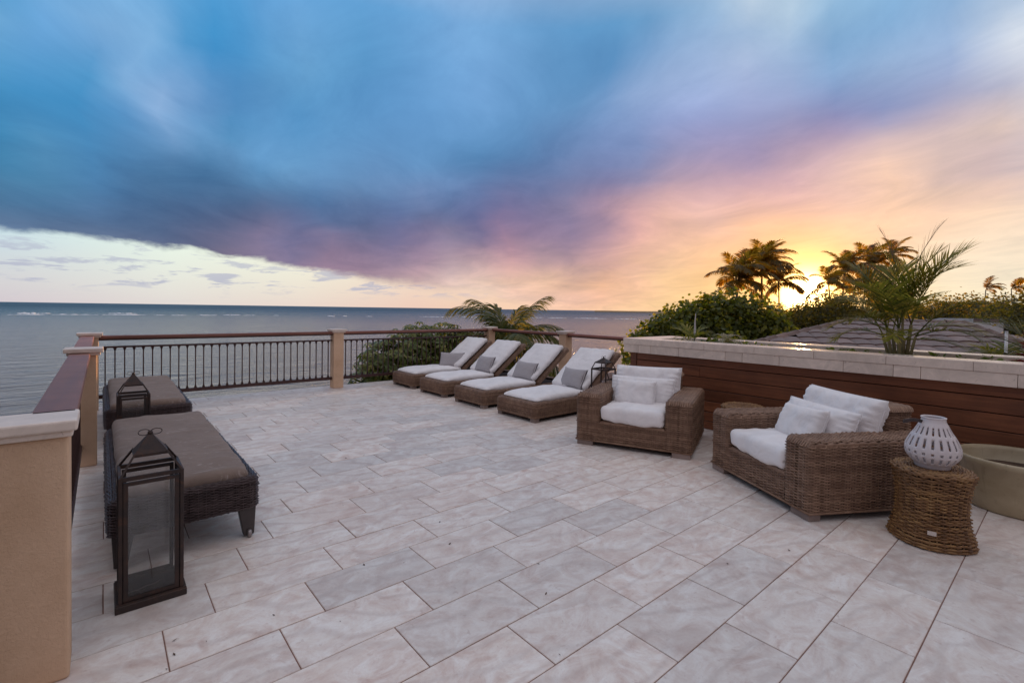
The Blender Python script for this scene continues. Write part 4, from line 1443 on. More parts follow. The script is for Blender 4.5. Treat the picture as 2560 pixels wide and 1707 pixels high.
def make_armchair():
    t = empty('wicker_armchair')
    link('arm', ac['arm'], t)
    link('arm', ac['arm'], t, (AW - ARM, 0, 0))
    link('front_panel', ac['front_panel'], t)
    link('back', ac['back'], t)
    bo = link('bottom_braid', braid_me, t)
    link('seat_base', pan_me, t)
    for x in (0.10, AW - 0.10):
        for y in (0.055, AD - 0.055):
            add_bevel(link('foot', afoot_me, t, (x, y, 0)), 0.004, 1)
    link('seat_cushion', acush_me, t, (AW / 2, 0.455, 0.362))
    return t


def lean(o, base, rz, p, yaw, tilt, roll=0.0):
    """stand a pillow (x long, y up, z thick) at local point p of a frame, leaning back by tilt"""
    F = Matrix.Translation((base[0], base[1], 0)) @ Matrix.Rotation(rz, 4, 'Z')
    o.matrix_world = F @ Matrix.Translation(p) @ Matrix.Rotation(yaw, 4, 'Z') @ Matrix.Rotation(rad(90) - tilt, 4, 'X') @ Matrix.Rotation(roll, 4, 'Z')


lum_me = pillow_mesh('lumbar_pillow', 0.74, 0.34, 0.17, M['white'], seed=4.4, wr=0.009, nx=40, ny=24, pinch=0.03, p=3.4)
thr_me = pillow_mesh('throw_pillow', 0.46, 0.31, 0.16, M['white'], seed=6.7, wr=0.009, nx=34, ny=26, pinch=0.035, p=3.6)


def seam_mesh(L, W, pinch):
    pts = []
    N = 18
    for k in range(N):
        pts.append((k / N * 2 - 1, -1))
    for k in range(N):
        pts.append((1, k / N * 2 - 1))
    for k in range(N):
        pts.append((1 - k / N * 2, 1))
    for k in range(N):
        pts.append((-1, 1 - k / N * 2))
    q = [(x * L / 2 * (1 - pinch * (1 - y * y)), y * W / 2 * (1 - pinch * 1.3 * (1 - x * x)), 0) for x, y in pts]
    return MB().tube(q, 0.0038, 6, closed=True).mesh('piping', M['white'], True)


seams = [seam_mesh(0.78, 0.42, 0.03), seam_mesh(0.74, 0.34, 0.03), seam_mesh(0.46, 0.31, 0.035)]
ARMC = [
    ((4.54, 2.52), (0.380, -0.925, 0), 'wicker armchair with white cushions, facing the open floor beside the white loungers', 'middle'),
    ((3.872, 1.234), (-0.510, -0.860, 0), 'wicker armchair with white cushions, turned left beside the small wicker stool', 'right'),
]
ac0 = make_armchair()
for i, (n_, l_, lb, w_) in enumerate(ARMC):
    X = Vector(l_)
    rz = math.atan2(X.y, X.x)
    org = Vector((n_[0], n_[1], 0)) - X * AW
    o = ac0 if i == 0 else copy_tree(ac0)
    o.location = (org.x, org.y, 0)
    o.rotation_euler = (0, 0, rz)
    props(o, lb, 'armchair', 'wicker armchairs with white cushions')
    where = ['on the armchair beside the white loungers', 'on the armchair beside the wicker stool'][i]
    b_ = link('back_cushion', bcush_me)
    lean(b_, org, rz, (AW / 2 + (0.0, 0.02)[i], 0.80, 0.625), 0, rad(17), (0.01, -0.02)[i])
    link('piping', seams[0], b_)
    props(b_, 'tall white cushion ' + where, 'cushion', 'white back cushions')
    b_ = link('lumbar_pillow', lum_me)
    lean(b_, org, rz, (AW / 2 + (-0.02, 0.0)[i], 0.60, 0.56), (0.0, 0.03)[i], rad(20), (0.0, -0.02)[i])
    link('piping', seams[1], b_)
    props(b_, 'wide white pillow, second layer, ' + where, 'pillow', 'white lumbar pillows')
    b_ = link('throw_pillow', thr_me)
    lean(b_, org, rz, ((0.55, 0.44, 0.555), (0.62, 0.44, 0.56))[i], (0.04, 0.02)[i], rad(24), (-0.01, 0.03)[i])
    link('piping', seams[2], b_)
    props(b_, 'small white pillow propped in front ' + where, 'pillow', 'small white throw pillows')

# ================================================================== dark loungers on the left
DW, DL, DZ = 0.76, 2.10, 0.388


def dark_meshes():
    P2 = rrect(0, DW, 0, DL, 0.07)
    n = int(plen(P2) / 0.040 / 2) * 2
    S, L = ring_surf(0, DW, 0, DL, 0.07, 0.06, DZ, 0.024)

    def Sw(a, b):
        x, y = path_eval(P2, a)
        z = 0.19 + (DZ - 0.022 - 0.19) * b + 0 * x
        return np.stack([x, y, z], axis=-1)
    return wick_mesh('woven_frame', [
        weave(Sw, n, 22, 0.0070, 0.0042, fill=1.0, jit=0.06),
        weave(S, n, 11, 0.0050, 0.0042, fill=1.2, jit=0.06)], M['wickdark'])


dk_me = dark_meshes()
dmat_me = cushion_mesh('mattress', DW - 0.09, DL - 0.05, 0.095, 0.045, M['taupe'], puff=0.022, wr=0.007, seed=1.3, n=(34, 70, 6))


def make_dark():
    t = empty('dark_lounger')
    link('woven_frame', dk_me, t)
    b = MB()
    b.box(0.06, DW - 0.06, 0.06, DL - 0.06, 0.24, DZ - 0.045)
    b.build('inner_panel', M['plankdark'], t)
    b = MB()
    zt = DZ - 0.008
    b.tube([(0.06, 0.075, zt - .03), (0.06, 0.06, zt), (DW - 0.06, 0.06, zt), (DW - 0.06, 0.075, zt - 0.03)], 0.009, 8)
    b.build('metal_bar', M['alu'], t, smooth=True)
    for sx, x in ((1, 0.055), (-1, DW - 0.055)):
        for y, wheel in ((0.055, True), (DL - 0.055, False)):
            b = MB()
            w1, w0 = 0.052, 0.030
            xo = x - sx * 0.01
            b.hexa([(x - w0, y - .03, 0.012), (x + w0, y - .03, 0.012), (x + w0, y + .03, 0.012), (x - w0, y + .03, 0.012)],
                   [(x - w1 + sx * .012, y - .03, 0.20), (x + w1 + sx * .012, y - .03, 0.20), (x + w1 + sx * .012, y + .03, 0.20), (x - w1 + sx * .012, y + .03, 0.20)])
            lg = b.build('leg', M['leg'], t, bevel=0.004, seg=1)
            if wheel:
                b = MB()
                b.lathe([(0.0, -0.011), (0.022, -0.011), (0.026, -0.006), (0.026, 0.006), (0.022, 0.011), (0.0, 0.011)], 20)
                b.build('caster', M['alu'], lg, smooth=True, loc=(x, y - 0.034, 0.026), rot=(0, rad(90), 0))
    link('mattress', dmat_me, t, (DW / 2, DL / 2 + 0.01, DZ + 0.026), (rad(1.0), 0, 0))
    return t


dk0 = make_dark()
for i, (x, y, lb) in enumerate([(0.025, 3.44, 'flat dark wicker lounger with stained taupe mattress, nearer the camera'),
                                (0.022, 6.48, 'flat dark wicker lounger with taupe mattress in the far sea corner')]):
    o = dk0 if i == 0 else copy_tree(dk0)
    o.location = (x, y, 0)
    props(o, lb, 'sun lounger', 'dark wicker loungers along the left railing')


# ================================================================== lanterns
def lantern(name, x, y, rz, w, zb, zt, zroof, zap, label, roofw=0.14, doors=True, solid=False):
    t = empty(name, (x, y, 0), rz, label, 'lantern', 'rusty iron lanterns')
    hb = w / 2 + 0.013
    b = MB()
    b.box(-hb, hb, -hb, hb, 0, zb)
    b.build('base', M['rust'], t, bevel=0.003, seg=1)
    b = MB()
    b.box(-hb + .004, hb - .004, -hb + .004, hb - .004, zb, zb + 0.006)
    b.build('base_plate', M['rust'], t)
    h = w / 2
    pw = 0.016
    for sx in (-1, 1):
        for sy in (-1, 1):
            b = MB()
            x0, y0 = sx * (h - pw / 2), sy * (h - pw / 2)
            b.box(x0 - pw / 2, x0 + pw / 2, y0 - pw / 2, y0 + pw / 2, zb, zt)
            b.build('corner_post', M['rust'], t, bevel=0.0015, seg=1)
            # rising bars of the pyramid
            b = MB()
            r2 = roofw / 2 - 0.004
            b.tube([(sx * (h - .008), sy * (h - .008), zt - 0.004), (sx * r2, sy * r2, zroof + 0.004)], 0.0065, 4)
            b.build('roof_bar', M['rust'], t)
    for k in range(4):
        b = MB()
        Mx = Matrix.Rotation(k * PI / 2, 4, 'Z')
        b.box(-h + pw, h - pw, -h + .001, -h + 0.013, zt - 0.020, zt, Mx)
        b.build('top_beam', M['rust'], t)
        if doors:
            b = MB()
            yy0, yy1 = -h + 0.002, -h + 0.012
            a = h - pw - 0.004
            z0, z1 = zb + 0.010, zt - 0.027
            fw = 0.018
            b.box(-a, -a + fw, yy0, yy1, z0, z1, Mx)
            b.box(a - fw, a, yy0, yy1, z0, z1, Mx)
            b.box(-a + fw, a - fw, yy0, yy1, z0, z0 + fw, Mx)
            b.box(-a + fw, a - fw, yy0, yy1, z1 - fw, z1, Mx)
            dr = b.build('door_frame', M['rust'], t)
            dr['kind'] = 'thing'
            b = MB()
            b.box(-a + fw, a - fw, -h + 0.006, -h + 0.009, z0 + fw, z1 - fw, Mx)
            b.build('pane', M['glass'], dr)
    # peaked cap
    b = MB()
    r = roofw / 2
    b.hexa([(-r, -r, zroof), (r, -r, zroof), (r, r, zroof), (-r, r, zroof)],
           [(-.010, -.010, zap - .012), (.010, -.010, zap - .012), (.010, .010, zap - .012), (-.010, .010, zap - .012)])
    b.box(-r - .002, r + .002, -r - .002, r + .002, zroof - 0.012, zroof + .0005)
    b.build('roof', M['rust'], t)
    b = MB()
    b.lathe([(0.0, zap - .014), (0.011, zap - .010), (0.012, zap - 0.002), (0.006, zap + 0.006), (0, zap + 0.008)], 12)
    b.build('finial', M['rust'], t, smooth=True)
    b = MB()
    pts = []
    for s in (-1, 1):
        pts = [(0.002 * s + s * 0.024 * (1 - math.cos(a_)), 0, zap + 0.004 - 0.018 * math.sin(a_) * 0 - 0.004 + 0.015 * math.sin(a_)) for a_ in [PI * 2 * q / 14 for q in range(14)]]
        bb = MB()
        bb.tube(pts, 0.0022, 5, closed=True)
        bb.build('ring', M['rust'], t, smooth=True)
    return t


lantern('iron_lantern', 0.192, 3.112, 0.0, 0.264, 0.036, 0.655, 0.742, 0.838, 'tall rusty glass lantern on the floor, nearest the camera in front of the lounger')
lantern('iron_lantern', 0.232, 5.88, 0.0, 0.250, 0.036, 0.640, 0.728, 0.832, 'rusty glass lantern standing between the two dark loungers')
lantern('iron_lantern', 5.04, 4.06, rad(5), 0.235, 0.036, 0.742, 0.822, 0.888, 'thin iron lantern with dark cap behind the armchair by the white loungers', roofw=0.16, doors=False)
# dry leaf and twig inside the near lantern's base tray
b = MB()
pts = [(0.10 + 0.012 * k, 3.06 + 0.004 * k, 0.048 + 0.003 * math.sin(k * 1.3)) for k in range(12)]
b.tube(pts, 0.002, 4)
props(b.build('twig', M['foot']), 'curled dry twig lying inside the near iron lantern', 'twig')

# ================================================================== stool, vase, pot
def stool_mesh(z1=0.485, R=0.212, waist=0.172):
    def rad_at(z):
        t_ = np.clip(z / z1, 0, 1)
        return waist + (R - waist) * np.abs(2 * t_ - 1) ** 2.0 + 0.010 * (1 - t_)

    def S(a, b):
        th_ = a * 2 * PI
        ex = 3.0
        c, s = np.cos(th_), np.sin(th_)
        sup = (np.abs(c) ** ex + np.abs(s) ** ex) ** (-1 / ex)
        z = b * (z1 - 0.012) + 0.004
        r = rad_at(z) * (0.55 + 0.45 * sup)
        return np.stack([r * c, r * s, z], axis=-1)

    def T(a, b):
        th_ = a * 2 * PI
        ex = 3.0
        c, s = np.cos(th_), np.sin(th_)
        sup = (np.abs(c) ** ex + np.abs(s) ** ex) ** (-1 / ex)
        rr = rad_at(np.array(z1)) * (0.55 + 0.45 * sup)
        q = 1 - b * 0.97
        r = rr * q
        z = z1 - 0.016 * np.clip((0.12 - b) / 0.12, 0, 1) ** 2
        return np.stack([r * c, r * s, z + 0 * r], axis=-1)
    n = 34
    return [wick_mesh('side', [weave(S, 36, 42, 0.0085, 0.0050, fill=1.1, jit=0.10)], M['wickgold']),
            wick_mesh('seat', [weave(T, 44, 20, 0.0060, 0.0046, fill=1.1, jit=0.08)], M['wickgold'])]


st_me = stool_mesh()


def stool(x, y, rz, label):
    t = empty('wicker_stool', (x, y, 0), rz, label, 'stool', 'small honey wicker stools')
    link('side', st_me[0], t)
    link('seat', st_me[1], t)
    b = MB()
    b.tube([(0.213 * math.cos(a_) * 0.97, 0.213 * math.sin(a_) * 0.97, 0.010) for a_ in [2 * PI * k / 40 for k in range(40)]], 0.010, 6, closed=True)
    b.build('bottom_rim', M['wickgold'], t, smooth=True)
    return t


t = stool(4.245, 0.625, rad(38), 'honey wicker stool under the white lattice vase')
b = MB()
a_ = math.atan2(-0.625, -4.245) + rad(2) - rad(38)
b.box(-0.022, 0.022, -0.001, 0.002, -0.013, 0.013)
b.build('tag', mat_simple('paper_tag', (0.62, 0.55, 0.50), 0.8, 10, 0.05, 0), t, loc=(math.cos(a_) * 0.222, math.sin(a_) * 0.222, 0.115), rot=(0, 0, a_ - rad(90)))
stool(5.33, 2.37, rad(10), 'honey wicker stool tucked between the two armchairs')

# lattice vase with real openings
def vase(x, y, z):
    mt = mat_simple('white_glaze', (0.66, 0.61, 0.62), 0.28, 5, 0.06, 0.05)
    t = empty('lattice_vase', (x, y, z), 0.1, 'white lattice ceramic lantern vase standing on the stool', 'vase')
    prof = [(0.088, 0.0), (0.094, 0.012), (0.097, 0.028), (0.112, 0.042), (0.131, 0.065), (0.142, 0.085), (0.1485, 0.108), (0.149, 0.124), (0.1465, 0.145),
            (0.140, 0.166), (0.122, 0.205), (0.113, 0.222), (0.102, 0.238), (0.090, 0.262), (0.080, 0.284), (0.072, 0.298), (0.066, 0.312), (0.064, 0.328), (0.062, 0.336)]
    cuts = {3: 1, 6: 1, 8: 0, 9: 1, 12: 0, 13: 1}
    slots = [(0.046, 0.084, 20, 0.5), (0.100, 0.118, 20, 0.5), (0.146, 0.205, 20, 0.55), (0.228, 0.275, 20, 0.5)]
    zs_ = sorted(set([0.0, 0.012, 0.028, 0.036, 0.055, 0.065, 0.075, 0.092, 0.108, 0.124, 0.134, 0.16, 0.175, 0.19, 0.216, 0.24, 0.262, 0.286, 0.298, 0.312, 0.328, 0.336] + [s[0] for s in slots] + [s[1] for s in slots]))
    pz = [p[1] for p in prof]
    pr = [p[0] for p in prof]
    n = 120
    bm = bmesh.new()
    rings = []
    for zz in zs_:
        r = float(np.interp(zz, pz, pr))
        rings.append([bm.verts.new((r * math.cos(2 * PI * k / n), r * math.sin(2 * PI * k / n), zz)) for k in range(n)])
    for i in range(len(zs_) - 1):
        zm = (zs_[i] + zs_[i + 1]) / 2
        for k in range(n):
            hole = any(s[0] < zm < s[1] for s in slots) and (k % 6) in (0, 1)
            if not hole:
                bm.faces.new((rings[i][k], rings[i][(k + 1) % n], rings[i + 1][(k + 1) % n], rings[i + 1][k]))
    me = bpy.data.meshes.new('vase_body')
    bm.to_mesh(me)
    bm.free()
    me.materials.append(mt)
    me.polygons.foreach_set('use_smooth', [True] * len(me.polygons))
    o = link('lattice_body', me, t)
    s = o.modifiers.new('s', 'SOLIDIFY')
    s.thickness = 0.007
    b = MB()
    b.lathe([(0.0, 0.004), (0.086, 0.004), (0.088, 0.0)], 40)
    b.build('bottom', mt, t, smooth=True)
    b = MB()
    b.tube([(0.064 * math.cos(a_), 0.064 * math.sin(a_), 0.334) for a_ in [2 * PI * k / 40 for k in range(40)]], 0.0045, 8, closed=True)
    b.build('rim', mt, t, smooth=True)
    # leather strap handle sticking out to the left
    dm = mat_simple('dark_leather', (0.05, 0.035, 0.035), 0.6, 20, 0.2, 0.1)
    b = MB()
    ang = math.atan2(0.82, -0.57)
    vs = []
    N = 12
    for k in range(N + 1):
        q = k / N
        rr = 0.055 + 0.125 * q
        zz = 0.300 + 0.012 * math.sin(q * PI) - 0.002 * q
        wd = 0.016
        px, py = rr * math.cos(ang), rr * math.sin(ang)
        nx_, ny_ = -math.sin(ang) * wd * 0.3, math.cos(ang) * wd * 0.3
        vs.append([(px - nx_, py - ny_, zz - 0.011), (px + nx_, py + ny_, zz - .011), (px + nx_, py + ny_, zz + .011), (px - nx_, py - ny_, zz + .011)])
    fl = [p for r_ in vs for p in r_]
    fs = []
    for k in range(N):
        for j in range(4):
            fs.append((k * 4 + j, k * 4 + (j + 1) % 4, k * 4 + 4 + (j + 1) % 4, k * 4 + 4 + j))
    fs += [(0, 1, 2, 3), tuple(N * 4 + j for j in (3, 2, 1, 0))]
    b.add(fl, fs)
    b.build('strap_handle', dm, t)
    return t


vase(4.235, 0.625, 0.487)


def pot_mat():
    m = Mat('celadon_glaze')
    v = m.map('Object')
    n = m.noise(v, 3, 5, 0.6, 0.6)
    c = m.ramp(n, [(0.3, (0.34, 0.27, 0.165)), (0.7, (0.50, 0.42, 0.28))])
    d = m.noise(m.map('Object', (1, 1, 0.10)), 13, 5, 0.7, 0.2)
    c = m.mix(m.math('MULTIPLY', m.ramp(d, [(0.60, 0.0), (0.70, 1.0)]), 0.4), c, (0.13, 0.10, 0.055))
    sp = m.noise(v, 30, 4, 0.7)
    c = m.mix(m.math('MULTIPLY', m.ramp(sp, [(0.60, 0.0), (0.72, 1.0)]), 0.4), c, (0.12, 0.10, 0.06))
    m.set('Base Color', c)
    m.set('Roughness', 0.3)
    m.bump(m.noise(v, 12, 4, 0.6), 0.1, 0.003)
    return m.m


def glazed_pot(x, y, R, H, label, name='planter_pot'):
    t = empty(name, (x, y, 0), 0, label, 'pot', 'round glazed pots by the planter')
    b = MB()
    b.lathe([(0, 0.0), (R * 0.80, 0.0), (R * 0.84, 0.012), (R * 0.88, H * 0.25), (R * 0.93, H * 0.6), (R * 0.955, H - 0.055),
             (R * 0.99, H - 0.045), (R * 1.0, H - 0.03), (R * 1.0, H - 0.012), (R * 0.985, H), (R * 0.955, H + 0.003), (R * 0.925, H - 0.005),
             (R * 0.90, H - 0.03), (R * 0.88, H * 0.5), (0, H * 0.5)], 64)
    b.build('body', M['pot'], t, smooth=True)
    b = MB()
    b.lathe([(0, H * 0.70), (R * 0.895, H * 0.70)], 40)
    b.build('soil', mat_simple('pot_soil', (0.10, 0.06, 0.04), 0.95, 14, 0.5, 0.9, 0.02), t)
    return t


M['pot'] = pot_mat()
glazed_pot(5.50, 0.28, 0.392, 0.40, 'large pale green glazed pot by the wooden planter, behind the stool')
glazed_pot(5.33, -0.42, 0.33, 0.40, 'second glazed pot, only its rim showing at the right edge')

# ================================================================== sea, land, hills
def along(az_deg, dist, z=0.0):
    return (dist * math.cos(rad(az_deg)), dist * math.sin(rad(az_deg)), z)


SEA_Z, LAND_Z = -8.0, -6.9


def mat_sea():
    m = Mat('sea_water')
    geo = m.N('ShaderNodeNewGeometry')
    pos = geo.outputs['Position']
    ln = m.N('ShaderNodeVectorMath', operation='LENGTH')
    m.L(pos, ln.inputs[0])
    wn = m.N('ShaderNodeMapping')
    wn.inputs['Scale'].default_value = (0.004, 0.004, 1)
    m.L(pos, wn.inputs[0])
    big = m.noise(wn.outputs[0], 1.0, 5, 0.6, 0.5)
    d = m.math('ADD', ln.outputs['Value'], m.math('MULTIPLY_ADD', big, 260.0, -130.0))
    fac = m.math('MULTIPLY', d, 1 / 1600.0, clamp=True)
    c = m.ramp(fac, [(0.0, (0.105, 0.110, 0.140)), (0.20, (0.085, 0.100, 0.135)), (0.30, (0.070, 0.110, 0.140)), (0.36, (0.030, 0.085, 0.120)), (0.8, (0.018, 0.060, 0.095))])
    m.set('Base Color', c)
    m.set('Roughness', m.ramp(fac, [(0.0, 0.12), (0.3, 0.22), (1.0, 0.42)]))
    m.set('IOR', 1.33)
    m.set('Specular IOR Level', 0.5)
    mp = m.N('ShaderNodeMapping')
    mp.inputs['Scale'].default_value = (0.9, 1.5, 1)
    mp.inputs['Rotation'].default_value = (0, 0, rad(35))
    m.L(pos, mp.inputs[0])
    w1 = m.noise(mp.outputs[0], 0.55, 6, 0.62, 0.6)
    w2 = m.noise(mp.outputs[0], 0.05, 4, 0.6, 0.3)
    mq = m.N('ShaderNodeMapping')
    mq.inputs['Scale'].default_value = (0.10, 0.30, 1)
    mq.inputs['Rotation'].default_value = (0, 0, rad(-40))
    m.L(pos, mq.inputs[0])
    w3 = m.noise(mq.outputs[0], 1.0, 5, 0.6, 0.8)
    b1 = m.bump(w2, 0.4, 2.0)
    b1 = m.bump(w3, 1.0, 2.4, b1)
    m.bump(w1, 1.0, 0.5, b1)
    return m.m


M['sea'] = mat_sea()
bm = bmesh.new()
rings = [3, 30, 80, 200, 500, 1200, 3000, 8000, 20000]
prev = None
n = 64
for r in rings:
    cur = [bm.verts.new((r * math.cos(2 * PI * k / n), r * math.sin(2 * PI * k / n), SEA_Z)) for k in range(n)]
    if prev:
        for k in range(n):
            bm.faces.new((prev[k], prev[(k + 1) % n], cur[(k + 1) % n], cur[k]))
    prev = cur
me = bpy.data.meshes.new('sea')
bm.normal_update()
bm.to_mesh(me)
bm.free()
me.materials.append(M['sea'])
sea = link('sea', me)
props(sea, kind='structure')
for p_ in me.polygons:
    pass
if me.polygons[0].normal.z < 0:
    me.flip_normals()

# breaking waves on the reef: white crests with a dark face
M['foam'] = mat_simple('foam', (0.82, 0.84, 0.86), 0.8, 3, 0.1, 0.4, bdist=0.1)
FOAM = [(96, 93.5, 505, 0.9), (95.5, 93.3, 560, 1.3), (93.4, 90.2, 508, 0.7), (90.0, 86.8, 506, 0.9), (89.6, 87.5, 575, 1.0), (86.2, 85.3, 505, 0.5), (84.9, 83.6, 500, 0.8),
        (82.8, 81.0, 507, 0.9), (80.6, 78.9, 520, 1.0), (78.8, 77.6, 516, 0.6), (76.0, 75.4, 520, 0.4), (70.6, 69.8, 500, 1.0), (69.0, 68.5, 505, 0.8), (66.5, 65.8, 510, 0.5),
        (60.5, 56.5, 520, 0.5), (56.0, 52.5, 530, 0.6), (49.5, 46.0, 560, 0.8), (45.5, 43.2, 560, 0.7), (42.5, 38.5, 570, 0.7), (37.8, 35.0, 580, 0.5)]
V, F = [], []
for a0, a1, D, hgt in FOAM:
    N = max(6, int(abs(a0 - a1) * 16))
    ph = rng.random() * 100
    base = len(V)
    for k in range(N + 1):
        q = k / N
        a = a0 + (a1 - a0) * q
        env = math.sin(PI * q) ** 0.5
        nn = mnoise.fractal(Vector((q * 9 + ph, ph, 0)), 1.0, 2.0, 3)
        h_ = hgt * 0.85 * max(0.02, env * (0.6 + 0.9 * nn))
        Dd = D + 10 * mnoise.noise(Vector((q * 3 + ph, 1, 0)))
        for dd, hh in ((-4.0 * env - 0.4, 0.02), (-1.0, h_ * 0.9), (0.0, h_), (1.2, 0.02)):
            x, y, _ = along(a, Dd + dd)
            V.append((x, y, SEA_Z + hh))
    for k in range(N):
        for j in range(3):
            b0 = base + k * 4 + j
            F.append((b0, b0 + 4, b0 + 5, b0 + 1))
o = link('breaking_waves', np_mesh('breaking_waves', V, F, M['foam']))
props(o, 'thin white lines of surf breaking on the distant reef', 'waves', kind='stuff')

# land to the right of the terrace
def mat_land():
    m = Mat('garden_ground')
    v = m.map('Object')
    n = m.noise(v, 0.25, 6, 0.6, 0.5)
    c = m.ramp(n, [(0.35, (0.035, 0.050, 0.016)), (0.55, (0.075, 0.085, 0.030)), (0.75, (0.20, 0.15, 0.10))])
    m.set('Base Color', c)
    m.set('Roughness', 0.95)
    m.bump(m.noise(v, 6, 5, 0.7), 0.8, 0.1)
    return m.m


M['land'] = mat_land()
coast = [(-9, -40), (-9, 12), (0, 14), (10, 15.5), (17, 15.0), (24, 12.5), (33, 12.4), (48, 14.0), (90, 24), (160, 46), (320, 95), (700, 190), (1400, 330), (3400, 640), (3400, -3000), (100, -3000)]
bm = bmesh.new()
top = [bm.verts.new((x, y, LAND_Z)) for x, y in coast]
bot = [bm.verts.new((x, y, SEA_Z - 0.5)) for x, y in coast]
bm.faces.new(top[::-1])
for k in range(len(coast)):
    k2 = (k + 1) % len(coast)
    bm.faces.new((top[k], top[k2], bot[k2], bot[k]))
bmesh.ops.triangulate(bm, faces=[f for f in bm.faces if len(f.verts) > 4])
bmesh.ops.recalc_face_normals(bm, faces=bm.faces)
me = bpy.data.meshes.new('ground')
bm.to_mesh(me)
bm.free()
me.materials.append(M['land'])
props(link('ground', me), kind='structure')
# beach strip
M['sand'] = mat_simple('beach_sand_mat', (0.42, 0.33, 0.25), 0.9, 0.4, 0.15, 0.4, 0.05)
V, F = [], []
cc = coast[2:12]
for (x, y) in cc:
    V += [(x, y - 5 - 0.02 * x, LAND_Z + 0.02), (x, y + 4.5 + 0.02 * x, SEA_Z + 0.06)]
for k in range(len(cc) - 1):
    F.append((2 * k, 2 * k + 2, 2 * k + 3, 2 * k + 1))
props(link('beach', np_mesh('beach', V, F, M['sand'])), kind='structure')

# far mountain ridge
M['hill'] = mat_simple('hill_green', (0.10, 0.085, 0.045), 0.95, 0.004, 0.3, 0.5, 20, coord='Object', bscale=0.02)
V, F = [], []
NA, NR = 70, 10
for i in range(NA + 1):
    a = 40.0 - 62.0 * i / NA
    env = max(0.0, min(1, (22 - a) / 12.0)) ** 1.2
    hh = (55 + 52 * mnoise.fractal(Vector((a * 0.16, 3.3, 0)), 1.0, 2.0, 5) + 30 * math.exp(-((a - 8.6) / 2.2) ** 2)) * env
    for j in range(NR + 1):
        q = j / NR
        x, y, _ = along(a, 2700 + 900 * q)
        z = LAND_Z + max(0, hh + 8) * math.sin(PI / 2 * min(1, q * 1.4)) ** 0.9 * (1 + 0.14 * mnoise.fractal(Vector((a * 0.9, q * 6, 1)), 1.0, 2.0, 4))
        V.append((x, y, z))
for i in range(NA):
    for j in range(NR):
        b0 = i * (NR + 1) + j
        F.append((b0, b0 + 1, b0 + NR + 2, b0 + NR + 1))
props(link('mountains', np_mesh('mountains', V, F, M['hill'])), kind='structure')

# ================================================================== palms
M['palm'] = mat_leaf('palm_leaf', [(0.045, 0.065, 0.014), (0.095, 0.125, 0.028), (0.19, 0.18, 0.055)], 0.48, (2.6, 2.0, 0.8))
M['palmback'] = mat_leaf('coconut_leaf', [(0.045, 0.045, 0.012), (0.085, 0.085, 0.022), (0.15, 0.13, 0.04)], 0.62, (6.0, 3.6, 0.9))
M['palmyel'] = mat_leaf('young_palm_leaf', [(0.10, 0.13, 0.02), (0.20, 0.22, 0.04), (0.34, 0.30, 0.08)], 0.45)
M['deadfrond'] = mat_leaf('dry_frond', [(0.06, 0.035, 0.025), (0.11, 0.065, 0.04), (0.20, 0.12, 0.07)], 0.15)
M['trunk'] = mat_simple('palm_trunk', (0.17, 0.12, 0.085), 0.9, 9, 0.3, 0.6, 0.01)
M['cane'] = mat_simple('areca_cane', (0.24, 0.20, 0.09), 0.6, 9, 0.3, 0.2, 0.004)
M['bark'] = mat_simple('tree_bark', (0.11, 0.075, 0.05), 0.95, 9, 0.3, 0.7, 0.02)


